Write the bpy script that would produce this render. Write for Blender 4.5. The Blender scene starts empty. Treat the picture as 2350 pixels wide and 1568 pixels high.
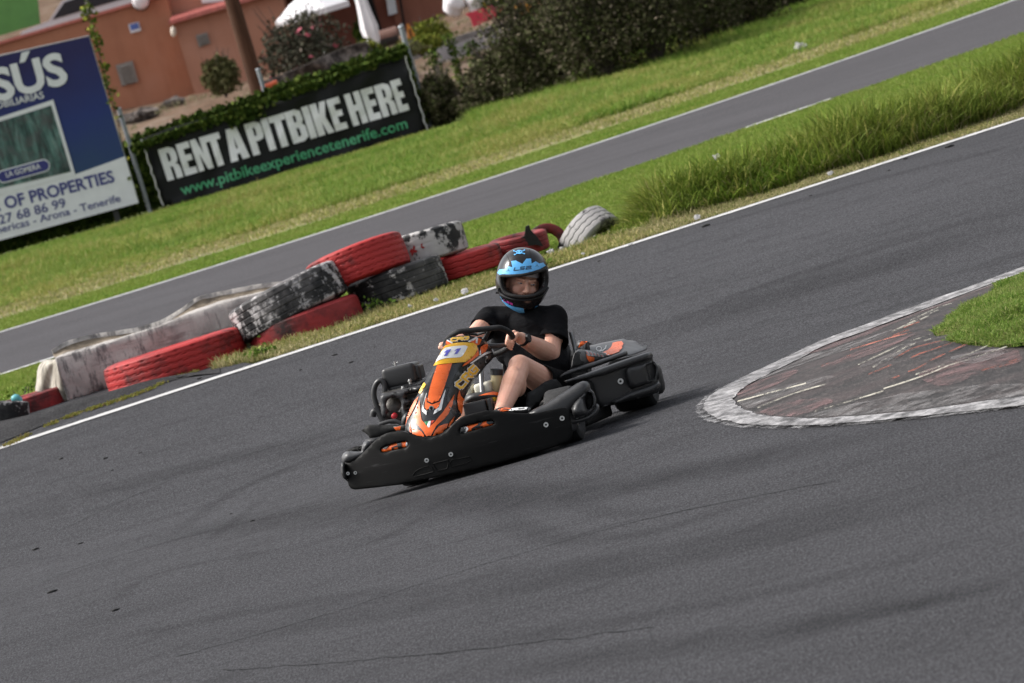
import bpy, bmesh, math, random
import numpy as np
from mathutils import Vector, Matrix, Euler, noise as mnoise
from mathutils.bvhtree import BVHTree
from mathutils.geometry import delaunay_2d_cdt
random.seed(7); rng = np.random.default_rng(7)
R = math.radians
S = bpy.context.scene
COL = S.collection

# ---------------------------------------------------------------- camera
FPX = 10400.0; CAMH = 2.24; PITCH = R(4.78); ROLL = R(16.4)   # focal length in pixels of a 2350 px wide frame
cp, sp, cr, sr = math.cos(PITCH), math.sin(PITCH), math.cos(ROLL), math.sin(ROLL)
cam = bpy.data.cameras.new('camera'); camo = bpy.data.objects.new('camera', cam); COL.objects.link(camo)
cam.sensor_width = 36; cam.sensor_fit = 'HORIZONTAL'; cam.lens = FPX / 2350 * 36
cam.clip_start = .5; cam.clip_end = 2000
_R0 = Vector((1, 0, 0)); _U0 = Vector((0, sp, cp)); _F0 = Vector((0, cp, -sp))
_rx = _R0 * cr - _U0 * sr; _uy = _R0 * sr + _U0 * cr
camo.matrix_world = Matrix((( _rx.x, _uy.x, -_F0.x, 0), (_rx.y, _uy.y, -_F0.y, 0), (_rx.z, _uy.z, -_F0.z, CAMH), (0, 0, 0, 1)))
cam.dof.use_dof = True; cam.dof.focus_distance = 21.4; cam.dof.aperture_fstop = 7.5
S.camera = camo

# ---------------------------------------------------------------- sky, sun, exposure
W = bpy.data.worlds.new('World'); S.world = W; W.use_nodes = True
nt = W.node_tree; nt.nodes.clear()
SUN_EL, SUN_AZ = R(48), R(-78)        # azimuth from +Y (into the picture) clockwise
sky = nt.nodes.new('ShaderNodeTexSky'); sky.sky_type = 'NISHITA'; sky.sun_disc = False
sky.sun_elevation = SUN_EL; sky.sun_rotation = SUN_AZ; sky.air_density = 1.0; sky.dust_density = 5.0; sky.ozone_density = 1.0
hs = nt.nodes.new('ShaderNodeHueSaturation'); hs.inputs['Saturation'].default_value = .28   # overcast: the blue is mostly veiled
bg = nt.nodes.new('ShaderNodeBackground'); bg.inputs['Strength'].default_value = .145
wo = nt.nodes.new('ShaderNodeOutputWorld')
nt.links.new(sky.outputs[0], hs.inputs['Color']); nt.links.new(hs.outputs[0], bg.inputs[0]); nt.links.new(bg.outputs[0], wo.inputs[0])
sl = bpy.data.lights.new('sun', 'SUN'); sl.energy = 1.9; sl.angle = R(12); sl.color = (1, .96, .9)
so = bpy.data.objects.new('sun', sl); COL.objects.link(so)
sdir = Vector((math.sin(SUN_AZ) * math.cos(SUN_EL), math.cos(SUN_AZ) * math.cos(SUN_EL), math.sin(SUN_EL)))
so.rotation_euler = sdir.to_track_quat('Z', 'Y').to_euler(); so.location = (0, 20, 30)
S.view_settings.view_transform = 'Standard'; S.view_settings.look = 'None'; S.view_settings.gamma = 1
S.view_settings.exposure = 0.80
S.render.engine = 'CYCLES'; S.cycles.use_denoising = True
S.cycles.max_bounces = 6; S.cycles.transparent_max_bounces = 8

# ---------------------------------------------------------------- geometry of the view (numbers measured on the photograph)
SY = [0, 19.6, 20.2, 22.8, 24.2, 26.5, 29.5, 31.5, 69, 106, 114, 124, 135, 220, 900]
SV = [0, 0, -.045, -.045, 0, .0314, .0314, 0, 0, .0495, 0, .0, .12, .12, .02]
def gz(Y):
    """height of the ground: a shallow dip under the kart, level verge, then a bank rising behind the fence"""
    z = 0.0
    for a, b, s, t in zip(SY, SY[1:], SV, SV[1:]):
        if Y <= a: break
        e = min(Y, b); k = s + (t - s) * (e - a) / (b - a); z += (s + k) / 2 * (e - a)
    return z
_gy = np.linspace(0, 900, 9001); _gzv = np.array([gz(y) for y in _gy])
def gza(Y): return np.interp(Y, _gy, _gzv)
C0 = Vector((0, 0, CAMH))
def ray(p):
    dx, dy = p[0] - 1175, p[1] - 784
    u = cr * dx - sr * dy; v = sr * dx + cr * dy
    return Vector((u, FPX * cp - v * sp, -FPX * sp - v * cp))
def atY(p, Y):
    r = ray(p); return C0 + r * (Y / r.y)
def ground(p, up=0.0):
    r = ray(p); lo, hi = 5.0, 800.0
    for i in range(50):
        m = (lo + hi) / 2
        if CAMH + r.z * (m / r.y) > gz(m) + up: lo = m
        else: hi = m
    return C0 + r * (lo / r.y)
def zoom(x0, y0, k):      # converts readings from an enlarged view of the photo
    return lambda x, y: (x0 + x / k, y0 + y / k)
za = zoom(768.8, 550.8, 2.603); zb = zoom(975.3, 550.8, 5.4656); zc = zoom(803.2, 745.8, 5.4656)
zd = zoom(1147.4, 745.8, 5.4656); ze = zoom(774.5, 946.6, 5.851); zk = zoom(1549, 573.7, 2.934)
zt = zoom(487.7, 504.9, 3.901)

# ---------------------------------------------------------------- materials
def lin(c):
    return tuple((x / 12.92 if x <= .04045 else ((x + .055) / 1.055) ** 2.4) for x in c)
def hexc(h): return lin(tuple(int(h[i:i + 2], 16) / 255 for i in (0, 2, 4)))
class NT:
    def __init__(s, name, rough=.6, spec=.5, metal=0):
        s.m = bpy.data.materials.new(name); s.m.use_nodes = True; s.t = s.m.node_tree
        s.b = s.t.nodes['Principled BSDF']; s.b.inputs['Roughness'].default_value = rough
        s.b.inputs['Specular IOR Level'].default_value = spec; s.b.inputs['Metallic'].default_value = metal
    def n(s, kind, **kw):
        q = s.t.nodes.new('ShaderNode' + kind)
        for k, v in kw.items():
            if k in q.inputs: q.inputs[k].default_value = v
            else: setattr(q, k, v)
        return q
    def l(s, a, b): s.t.links.new(a, b)
    def coord(s, scale=(1, 1, 1), rot=(0, 0, 0), out='Object'):
        c = s.n('TexCoord'); m = s.n('Mapping'); m.inputs['Scale'].default_value = scale; m.inputs['Rotation'].default_value = rot
        s.l(c.outputs[out], m.inputs[0]); return m.outputs[0]
    def noise(s, co, scale, detail=4, rough=.55, dist=0):
        q = s.n('TexNoise'); q.inputs['Scale'].default_value = scale; q.inputs['Detail'].default_value = detail
        q.inputs['Roughness'].default_value = rough; q.inputs['Distortion'].default_value = dist
        if co is not None: s.l(co, q.inputs['Vector'])
        return q.outputs['Fac']
    def ramp(s, fac, stops, interp='LINEAR'):
        q = s.n('ValToRGB'); q.color_ramp.interpolation = interp; e = q.color_ramp.elements
        while len(e) < len(stops): e.new(.5)
        for i, (p, c) in enumerate(stops):
            e[i].position = p; c = c if hasattr(c, '__len__') else (c, c, c)
            e[i].color = (c[0], c[1], c[2], 1)
        s.l(fac, q.inputs[0]); return q.outputs[0]
    def mix(s, fac, a, b, mode='MIX'):
        q = s.n('Mix', data_type='RGBA', blend_type=mode)
        for i, x in ((0, fac), (6, a), (7, b)):
            if hasattr(x, 'is_linked') or hasattr(x, 'links'): s.l(x, q.inputs[i])
            elif hasattr(x, '__len__'): q.inputs[i].default_value = (x[0], x[1], x[2], 1)
            else: q.inputs[i].default_value = x
        return q.outputs[2]
    def math(s, op, a, b=0.0, clamp=False):
        q = s.n('Math', operation=op, use_clamp=clamp)
        for i, x in ((0, a), (1, b)):
            if hasattr(x, 'links'): s.l(x, q.inputs[i])
            else: q.inputs[i].default_value = x
        return q.outputs[0]
    def base(s, c):
        if hasattr(c, 'links'): s.l(c, s.b.inputs['Base Color'])
        else: s.b.inputs['Base Color'].default_value = (c[0], c[1], c[2], 1)
    def bump(s, h, strength=.3, dist=.01):
        q = s.n('Bump'); q.inputs['Strength'].default_value = strength; q.inputs['Distance'].default_value = dist
        s.l(h, q.inputs['Height']); s.l(q.outputs[0], s.b.inputs['Normal'])
def M(name, col, rough=.55, var=.25, scale=12, bump=0, bscale=60, spec=.5, metal=0, dist=.004, sv=(1, 1, 1)):
    """plain material with an uneven tone"""
    s = NT(name, rough, spec, metal); co = s.coord(sv)
    f = s.noise(co, scale, 5)
    a = tuple(x * (1 - var) for x in col); b = tuple(min(1, x * (1 + var)) for x in col)
    s.base(s.ramp(f, [(.3, a), (.7, b)]))
    rr = s.noise(co, scale * 1.7, 3); s.l(s.ramp(rr, [(.3, max(.02, rough - .1)), (.7, min(1, rough + .1))]), s.b.inputs['Roughness'])
    if bump: s.bump(s.noise(co, bscale, 4), bump, dist)
    return s.m

# ---------------------------------------------------------------- object helpers
def tag(o, label=None, cat=None, group=None, kind=None):
    if label: o['label'] = label
    if cat: o['category'] = cat
    if group: o['group'] = group
    if kind: o['kind'] = kind
    return o
def empty(name, loc=(0, 0, 0), mat=None):
    o = bpy.data.objects.new(name, None); o.empty_display_size = .2; COL.objects.link(o)
    if mat is not None: o.matrix_world = mat
    else: o.location = loc
    return o
def link(name, me, mats, parent=None, smooth=False):
    o = bpy.data.objects.new(name, me); COL.objects.link(o)
    for m in (mats if isinstance(mats, (list, tuple)) else [mats]): me.materials.append(m)
    if parent is not None: o.parent = parent
    if smooth:
        me.polygons.foreach_set('use_smooth', [True] * len(me.polygons))
    me.update(); return o
def mesh(name, V, Fc, mats, parent=None, smooth=False, mi=None):
    me = bpy.data.meshes.new(name); me.from_pydata([tuple(v) for v in V], [], Fc)
    o = link(name, me, mats, parent, smooth)
    if mi is not None: me.polygons.foreach_set('material_index', mi)
    return o
def bmobj(name, bm, mats, parent=None, smooth=False):
    me = bpy.data.meshes.new(name); bmesh.ops.recalc_face_normals(bm, faces=bm.faces); bm.to_mesh(me); bm.free()
    return link(name, me, mats, parent, smooth)
class MB:
    """collects vertices and faces of one mesh"""
    def __init__(s): s.v = []; s.f = []; s.mi = []; s.cur = 0
    def add(s, V, Fc):
        o = len(s.v); s.v += [Vector(v) for v in V]; s.f += [tuple(i + o for i in f) for f in Fc]; s.mi += [s.cur] * len(Fc)
    def box(s, c, d, rot=None, bev=0.0):
        bm = bmesh.new(); bmesh.ops.create_cube(bm, size=1)
        for v in bm.verts: v.co = Vector((v.co.x * d[0], v.co.y * d[1], v.co.z * d[2]))
        if bev: bmesh.ops.bevel(bm, geom=bm.edges[:], offset=bev, segments=3, affect='EDGES', profile=.6)
        m = Matrix.Translation(Vector(c)) @ (rot.to_4x4() if rot is not None else Matrix.Identity(4))
        s.addbm(bm, m)
    def addbm(s, bm, m=None):
        bm.verts.index_update()
        V = [(m @ v.co) if m is not None else v.co.copy() for v in bm.verts]
        s.add(V, [tuple(v.index for v in f.verts) for f in bm.faces]); bm.free()
    def tube(s, pts, r, seg=12, cap=True, closed=False):
        pts = [Vector(p) for p in pts]; n = len(pts); rr = r if hasattr(r, '__len__') else [r] * n
        V = []; Fc = []; up = None
        for i, p in enumerate(pts):
            a = pts[(i - 1) % n] if (closed or i > 0) else p
            b = pts[(i + 1) % n] if (closed or i < n - 1) else p
            t = (b - a).normalized()
            if up is None: up = t.orthogonal().normalized()
            up = (up - t * up.dot(t)).normalized(); w = t.cross(up)
            for k in range(seg):
                an = 2 * math.pi * k / seg; V.append(p + (up * math.cos(an) + w * math.sin(an)) * rr[i])
        m = n if closed else n - 1
        for i in range(m):
            for k in range(seg):
                a = i * seg + k; b = i * seg + (k + 1) % seg; c = ((i + 1) % n) * seg
                Fc.append((a, b, c + (k + 1) % seg, c + k))
        if cap and not closed:
            Fc.append(tuple(range(seg))[::-1]); Fc.append(tuple((n - 1) * seg + k for k in range(seg)))
        s.add(V, Fc)
    def cyl(s, a, b, r, r2=None, seg=20): s.tube([a, b], [r, r if r2 is None else r2], seg)
    def ell(s, c, r, rot=None, u=20, v=14):
        bm = bmesh.new(); bmesh.ops.create_uvsphere(bm, u_segments=u, v_segments=v, radius=1)
        r = r if hasattr(r, '__len__') else (r, r, r)
        m = Matrix.Translation(Vector(c)) @ (rot.to_4x4() if rot is not None else Matrix.Identity(4)) @ Matrix.Diagonal((r[0], r[1], r[2], 1))
        s.addbm(bm, m)
    def build(s, name, mats, parent=None, smooth=False):
        me = bpy.data.meshes.new(name); me.from_pydata([tuple(v) for v in s.v], [], s.f)
        o = link(name, me, mats, parent, smooth)
        if any(s.mi): me.polygons.foreach_set('material_index', s.mi)
        bm = bmesh.new(); bm.from_mesh(me); bmesh.ops.recalc_face_normals(bm, faces=bm.faces); bm.to_mesh(me); bm.free()
        if smooth: autosm(o)
        return o
def autosm(o, ang=40):
    me = o.data; me.polygons.foreach_set('use_smooth', [True] * len(me.polygons))
    bm = bmesh.new(); bm.from_mesh(me)
    for e in bm.edges:
        if len(e.link_faces) == 2 and e.calc_face_angle(0) > R(ang): e.smooth = False
    bm.to_mesh(me); bm.free()
def spline(pts, n, closed=False):
    """Catmull-Rom through the points"""
    P = [Vector(p) if len(p) == 3 else Vector((p[0], p[1], 0)) for p in pts]; out = []; m = len(P)
    seg = m if closed else m - 1
    for i in range(seg):
        p0 = P[(i - 1) % m] if (closed or i > 0) else P[0]; p1 = P[i]; p2 = P[(i + 1) % m]
        p3 = P[(i + 2) % m] if (closed or i + 2 < m) else P[-1]
        for k in range(n):
            t = k / n
            out.append(.5 * ((2 * p1) + (p2 - p0) * t + (2 * p0 - 5 * p1 + 4 * p2 - p3) * t * t + (3 * p1 - p0 - 3 * p2 + p3) * t ** 3))
    if not closed: out.append(P[-1].copy())
    return out
def inpoly(x, y, poly):
    c = False; n = len(poly); j = n - 1
    for i in range(n):
        xi, yi = poly[i][0], poly[i][1]; xj, yj = poly[j][0], poly[j][1]
        if (yi > y) != (yj > y) and x < (xj - xi) * (y - yi) / (yj - yi) + xi: c = not c
        j = i
    return c
def inpoly_np(X, Y, poly):
    c = np.zeros(len(X), bool); j = len(poly) - 1
    for i in range(len(poly)):
        xi, yi = poly[i][0], poly[i][1]; xj, yj = poly[j][0], poly[j][1]
        t = (yi > Y) != (yj > Y)
        with np.errstate(divide='ignore', invalid='ignore'): t &= X < (xj - xi) * (Y - yi) / (yj - yi + 1e-12) + xi
        c ^= t; j = i
    return c
def edist(p, loop):
    best = 1e9; n = len(loop)
    for i in range(n):
        a = loop[i]; b = loop[(i + 1) % n]; ax, ay = a[0], a[1]; dx, dy = b[0] - ax, b[1] - ay
        L = dx * dx + dy * dy; t = 0 if L == 0 else max(0, min(1, ((p[0] - ax) * dx + (p[1] - ay) * dy) / L))
        d = math.hypot(p[0] - ax - t * dx, p[1] - ay - t * dy)
        if d < best: best = d
    return best
def tri2d(loop, step, holes=(), rings=()):
    """triangulated 2D patch with inner points; returns points, triangles, distance to the outline"""
    def dens(lp):
        out = []
        for i in range(len(lp)):
            a = lp[i]; b = lp[(i + 1) % len(lp)]; d = math.hypot(b[0] - a[0], b[1] - a[1]); k = max(1, int(d / step))
            for q in range(k): out.append((a[0] + (b[0] - a[0]) * q / k, a[1] + (b[1] - a[1]) * q / k))
        return out
    loops = [dens(loop)] + [dens(h) for h in holes]; V = []; E = []
    for lp in loops:
        o = len(V); V += [Vector(p) for p in lp]; E += [(o + i, o + (i + 1) % len(lp)) for i in range(len(lp))]
    xs = [p[0] for p in loop]; ys = [p[1] for p in loop]; nb = len(V)
    for rd in rings:                      # rows of points parallel to the outline keep rounded edges even
        for li, lp in enumerate(loops):
            m = len(lp)
            for i in range(m):
                a = lp[i - 1]; b = lp[(i + 1) % m]; tx, ty = b[0] - a[0], b[1] - a[1]; L = math.hypot(tx, ty) or 1
                for sg in (1, -1):
                    q = (lp[i][0] - ty / L * rd * sg, lp[i][1] + tx / L * rd * sg)
                    if inpoly(q[0], q[1], loop) and not any(inpoly(q[0], q[1], h) for h in holes) and min(edist(q, l2) for l2 in loops) > rd * .93: V.append(Vector(q))
    lim = max([step * .45] + [r * 1.35 for r in rings])
    yy = min(ys) + step / 2; row = 0
    while yy < max(ys):
        xx = min(xs) + step / 2 + (row % 2) * step / 2
        while xx < max(xs):
            if inpoly(xx, yy, loop) and not any(inpoly(xx, yy, h) for h in holes):
                if min(edist((xx, yy), lp) for lp in loops) > lim: V.append(Vector((xx, yy)))
            xx += step
        yy += step * .87; row += 1
    r = delaunay_2d_cdt(V, E, [], 0, 1e-5)
    vo = [(v.x, v.y) for v in r[0]]; tr = []
    for f in r[2]:
        cx = sum(vo[i][0] for i in f) / 3; cy = sum(vo[i][1] for i in f) / 3
        if inpoly(cx, cy, loop) and not any(inpoly(cx, cy, h) for h in holes): tr.append(tuple(f))
    ds = [min(edist(p, lp) for lp in loops) for p in vo]
    return vo, tr, ds
def boundary(tris):
    d = {}
    for t in tris:
        for i in range(len(t)):
            e = (t[i], t[(i + 1) % len(t)]); d[e] = 1
    return [e for e in d if (e[1], e[0]) not in d]
def text_mesh(txt, size=1.0, bold=0.0, align='LEFT', sx=1.0, shear=0.0, spacing=1.0):
    c = bpy.data.curves.new('t', 'FONT'); c.body = txt; c.size = size; c.offset = bold; c.align_x = align; c.shear = shear
    c.space_character = spacing; c.resolution_u = 3
    o = bpy.data.objects.new('t', c); COL.objects.link(o); bpy.context.view_layer.update()
    me = bpy.data.meshes.new_from_object(o.evaluated_get(bpy.context.evaluated_depsgraph_get()))
    V = [(v.co.x * sx, v.co.y) for v in me.vertices]; Fc = [tuple(p.vertices) for p in me.polygons]
    bpy.data.objects.remove(o); bpy.data.curves.remove(c); bpy.data.meshes.remove(me)
    return V, Fc
# ================================================================ SETTING
def fit(pts, lift=0):
    g = [ground(p) for p in pts]; return np.polyfit([q.x for q in g], [q.y for q in g], 2)
LINE_PTS = [(0, 1038), (33, 1020), (263, 933), (461, 875), (626, 829), (729, 796), (1132, 665), (1273, 621), (1430, 567), (1539, 532), (1758, 461), (1977, 389.5), (2196.5, 324), (2348, 273)]
cL = fit(LINE_PTS)
cF = fit([(0, 760), (198, 704), (395, 642), (631, 567), (770, 522), (1003, 449), (1190, 393), (1465, 295), (1787, 185), (2162, 59), (2323, 3)])
cN = fit([(0, 862), (92, 834), (675, 640), (1090, 504), (1412, 397), (1733, 289.5), (1926, 220), (2350, 75)])
YL = lambda x: np.polyval(cL, np.clip(x, -6, 7)); YF = lambda x: np.polyval(cF, np.clip(x, -9, 10)); YN = lambda x: np.polyval(cN, np.clip(x, -8, 9))
def sheet(name, xs, ya, yb, ny, up, mat, rough_edge=0.0, seed=0, zf=None):
    V = []; Fc = []
    for i, x in enumerate(xs):
        a, b = ya(x), yb(x)
        if rough_edge:
            a += rough_edge * (mnoise.noise(Vector((x * 3.1, seed, 0))) + .5 * mnoise.noise(Vector((x * 11, seed, 3))))
            b += rough_edge * (mnoise.noise(Vector((x * 3.1, seed + 9, 0))) + .5 * mnoise.noise(Vector((x * 11, seed, 7))))
        for j in range(ny + 1):
            y = a + (b - a) * j / ny
            V.append((x, y, float(gza(y)) + up + (zf(x, y) if zf else 0)))
    n = ny + 1
    for i in range(len(xs) - 1):
        for j in range(ny): Fc.append((i * n + j, (i + 1) * n + j, (i + 1) * n + j + 1, i * n + j + 1))
    return tag(mesh(name, V, Fc, mat, smooth=True), kind='structure')

def asphalt(name, base, seed=0.0, worn=1.0, drk=.72):
    s = NT(name, .9, .05); co = s.coord()
    big = s.noise(s.coord((.35, .9, 1), (0, 0, R(-8) + seed)), .55, 5, .6)
    streak = s.noise(s.coord((.10, 1.6, 1), (0, 0, R(-4))), 1.2, 6, .62, .4)
    fine = s.noise(s.coord((1, .25, 1)), 120, 3, .8); mid = s.noise(s.coord((1, .35, 1)), 45, 4, .75); agg = s.n('TexVoronoi', Scale=42.0); s.l(co, agg.inputs['Vector'])
    blot = s.noise(s.coord((.8, 1.6, 1), (0, 0, R(-6))), 2.6, 6, .7, .6)
    c = s.ramp(big, [(.28, tuple(x * drk * .86 for x in base)), (.72, tuple(x * 1.25 for x in base))])
    c = s.mix(s.ramp(streak, [(.45, 0), (.75, .38 * worn)]), c, tuple(x * .45 for x in base))
    c = s.mix(s.ramp(fine, [(.44, 0), (.60, .85)]), c, tuple(min(1, x * 2.2) for x in base))
    c = s.mix(s.ramp(mid, [(.36, .5), (.5, 0)]), c, tuple(x * .5 for x in base))
    c = s.mix(s.ramp(agg.outputs['Distance'], [(.10, .45), (.22, 0)]), c, tuple(min(1, x * 2.6) for x in base))
    c = s.mix(s.ramp(blot, [(.50, 0), (.70, .38 * worn)]), c, tuple(x * .45 for x in base))
    s.base(c)
    s.l(s.ramp(streak, [(.3, .9), (.8, .72)]), s.b.inputs['Roughness'])
    s.bump(s.mix(.5, s.noise(co, 60, 5, .8), mid), 1.0, .010)
    return s.m
mASPH = asphalt('asphalt', (.0388, .0388, .0420)); mASPH2 = asphalt('old asphalt', (.052, .050, .0535), 1.0, .5); mAPRON = asphalt('patched asphalt', (.028, .0275, .0285), 2.0, .3)

def soil():
    s = NT('soil and grass', .95, .1); co = s.coord()
    f = s.noise(co, 1.3, 6, .65); g = s.noise(co, 14, 5, .7)
    c = s.ramp(f, [(.3, (.045, .075, .012)), (.55, (.07, .095, .018)), (.75, (.13, .11, .04))])
    c = s.mix(s.ramp(g, [(.4, 0), (.7, .6)]), c, (.10, .075, .04)); s.base(c); s.bump(g, .8, .03); return s.m
mSOIL = soil()
def dirt():
    s = NT('stony earth', .95, .1); co = s.coord()
    f = s.noise(co, .9, 7, .7); g = s.noise(co, 4, 5, .7)
    c = s.ramp(f, [(.32, (.075, .042, .028)), (.5, (.135, .085, .058)), (.66, (.19, .145, .115))])
    c = s.mix(s.ramp(g, [(.45, 0), (.7, .7)]), c, (.09, .08, .05)); s.base(c); s.bump(g, .8, .1); return s.m
mDIRT = dirt()

# the terrain: one sheet out to the horizon, soil under the grass, stony earth behind the fence
def terrain():
    ys = np.concatenate([np.arange(4, 34, .25), np.arange(34, 72, 1.0), np.arange(72, 140, 2.0), np.arange(140, 300, 10), np.arange(300, 901, 60)])
    xs = np.concatenate([np.arange(-300, -40, 20.), np.arange(-40, -12, 4.), np.arange(-12, 13, 1.), np.arange(14, 42, 4.), np.arange(44, 305, 20.)])
    V = []; Fc = []; mi = []
    for y in ys:
        for x in xs:
            zz = float(gza(y)) - .03
            if y > 71: zz += min(1, (y - 71) / 6) * .22 * mnoise.noise(Vector((x * .35, y * .25, 1)))
            V.append((x, y, zz))
    n = len(xs)
    for j in range(len(ys) - 1):
        for i in range(n - 1):
            Fc.append((j * n + i, j * n + i + 1, (j + 1) * n + i + 1, (j + 1) * n + i))
            mi.append(1 if ys[j] > 70.5 else 0)
    o = mesh('ground', V, Fc, [mSOIL, mDIRT], smooth=True, mi=mi); tag(o, kind='structure')
terrain()

X1 = np.arange(-9, 12.01, .25)
sheet('dry_earth', np.arange(-10, 12.01, .4), lambda x: YF(x) + 2.5, lambda x: YF(x) + 6.0, 6, -.005, M('trodden dry earth', (.15, .14, .045), .95, .3, 1.2, .5, 30), .25, 12)
track = sheet('race_track', X1, lambda x: 6.0, lambda x: YL(x) + .20 + 2.4 * float(np.clip((-1.75 - x) / .5, 0, 1)), 190, 0.0, mASPH)
X2 = np.arange(-11, 13.01, .5)
road2 = sheet('far_track', X2, lambda x: YN(x), lambda x: YF(x) + .05, 16, 0.0, mASPH2, .04, 5)
def paint(name, col, wear=.5, sc=9, under=(.045, .045, .047)):
    s = NT(name, .7, .3); co = s.coord()
    f = s.noise(co, sc, 8, .72); g = s.noise(co, 70, 3, .7)
    m = s.mix(.42, f, g)
    s.base(s.mix(s.ramp(m, [(.5 + .14 * (1 - wear) - .1, 0), (.62 + .16 * (1 - wear), 1)]), col, under)); s.bump(g, .4, .004); return s.m
mLINE = paint('white road paint', (.47, .465, .46), .38); mLINE2 = paint('worn white road paint', (.34, .335, .335), .55)
XF = np.arange(-6.5, 9.5, .05)
sheet('white_line', XF, lambda x: YL(x) - .08, lambda x: YL(x) + .10, 2, .005, mLINE, .018, 2)
sheet('white_line', np.arange(-11, 12.5, .1), lambda x: YF(x) - .24, lambda x: YF(x) + .04, 2, .005, mLINE2, .02, 3)
sheet('white_line', np.arange(-6.0, -3.4, .05), lambda x: YN(x) - .02, lambda x: YN(x) + .16, 1, .007, mLINE, .03, 4)
gq = [ground(p).x for p in ((1715, 296), (1915, 226))]
sheet('white_line', np.arange(gq[0], gq[1], .05), lambda x: YN(x) - .05, lambda x: YN(x) + .11, 1, .007, mLINE, .06, 6)
# seams and scuffs rolled into the asphalt: thin dark strips
mSEAM = paint('black tar seam', (.009, .009, .010), .40, 6, (.032, .031, .033))
def seam(pts, w, n=14, seed=0):
    P = [ground(p) for p in pts]; P = spline(P, n); V = []; Fc = []
    for i, q in enumerate(P):
        t = (P[min(i + 1, len(P) - 1)] - P[max(i - 1, 0)]).normalized(); nn = Vector((-t.y, t.x, 0))
        j = nn * (.03 * mnoise.noise(Vector((i * .35, seed, 0)))); ww = w * (.6 + .8 * abs(mnoise.noise(Vector((i * .21, seed, 4)))))
        for sgn in (-1, 1):
            p = q + j + nn * ww * sgn * .62; V.append((p.x, p.y, float(gza(p.y)) + .004))
    for i in range(len(P) - 1): Fc.append((2 * i, 2 * i + 1, 2 * i + 3, 2 * i + 2))
    tag(mesh('asphalt_seam', V, Fc, mSEAM), kind='structure')
seam([(400, 1510), (700, 1425), (1000, 1330), (1175, 1277), (1490, 1190), (1910, 1105)], .011, 20, 1)
seam([(0, 1375), (300, 1260), (560, 1195), (780, 1148)], .008, 20, 2)
seam([(130, 1220), (420, 1090), (700, 1005), (900, 945)], .010, 20, 3)
seam([(500, 1540), (760, 1522), (1100, 1490), (1500, 1440)], .009, 20, 5)
seam([(1500, 690), (1700, 640), (1900, 575), (2150, 500)], .008, 20, 6)
seam([(1560, 800), (1800, 735), (2000, 690), (2330, 580)], .008, 20, 7)
seam([(1330, 720), (1480, 670), (1700, 590)], .008, 16, 8)

# soft curved rubber marks left by karts: thin films of rubber, worn through in places
def skid_mat():
    s = NT('rubber film', .8, .1); s.base((.012, .012, .013)); f = s.noise(s.coord((1, .5, 1)), 3.0, 7, .75)
    at = s.n('Attribute'); at.attribute_name = 'thickness'; t = s.n('BsdfTransparent'); mx = s.n('MixShader')
    s.l(s.math('MULTIPLY', at.outputs['Fac'], s.ramp(f, [(.28, .05), (.72, .22)])), mx.inputs[0]); s.l(t.outputs[0], mx.inputs[1]); s.l(s.b.outputs[0], mx.inputs[2])
    s.l(mx.outputs[0], s.t.nodes['Material Output'].inputs[0]); return s.m
mSKID = skid_mat()
def skid(pts, w, n=16):
    """a film of rubber that thins out towards its edges and ends"""
    P = spline([ground(p) for p in pts], n); V = []; Fc = []; A = []; m = 7
    for i, q in enumerate(P):
        t = (P[min(i + 1, len(P) - 1)] - P[max(i - 1, 0)]).normalized(); nn = Vector((-t.y, t.x, 0)); k = i / (len(P) - 1)
        for j in range(m): u = -1 + 2 * j / (m - 1); p = q + nn * w * 1.5 * u; V.append((p.x, p.y, float(gza(p.y)) + .0025)); A.append((1 - u * u) * min(1, 4 * k, 4 * (1 - k)))
    for i in range(len(P) - 1):
        for j in range(m - 1): Fc.append((i * m + j, i * m + j + 1, (i + 1) * m + j + 1, (i + 1) * m + j))
    o = tag(mesh('skid_mark', V, Fc, mSKID), kind='structure'); at = o.data.attributes.new('thickness', 'FLOAT', 'POINT'); at.data.foreach_set('value', A)
for pts, w in (([(0, 1300), (500, 1210), (1000, 1160), (1500, 1100), (2000, 1000), (2350, 900)], .22), ([(300, 1500), (900, 1400), (1500, 1290), (2350, 1110)], .16), ([(0, 1180), (500, 1060), (850, 990)], .22), ([(900, 1130), (1250, 1150), (1600, 1080), (1900, 1010)], .2), ([(1400, 800), (1750, 690), (2050, 600), (2350, 510)], .35), ([(1000, 1560), (1700, 1460), (2350, 1330)], .14), ([(250, 1400), (330, 1330), (480, 1290), (700, 1260)], .05), ([(850, 1250), (950, 1200), (1020, 1150)], .04)): skid(pts, w)
for pts, w in (([(1130, 1160), (1180, 1210), (1330, 1240), (1520, 1215), (1700, 1150)], .07), ([(1290, 1120), (1330, 1160), (1450, 1180), (1600, 1150)], .05), ([(400, 1225), (520, 1140), (700, 1060), (900, 1000)], .06), ([(470, 1250), (560, 1180), (620, 1130)], .04), ([(560, 1420), (900, 1370), (1300, 1300), (1800, 1200), (2350, 1060)], .10), ([(900, 1500), (1400, 1430), (1900, 1330), (2350, 1210)], .09), ([(200, 1480), (600, 1400), (1000, 1340)], .07), ([(1700, 1480), (2050, 1400), (2350, 1340)], .08),
               ([(1500, 560), (1800, 470), (2100, 390), (2350, 330)], .10), ([(1480, 760), (1750, 660), (2050, 560), (2350, 470)], .12), ([(700, 950), (1000, 830), (1300, 740), (1700, 620)], .10), ([(100, 1330), (400, 1240), (700, 1170)], .06)  ): skid(pts, w)
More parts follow.
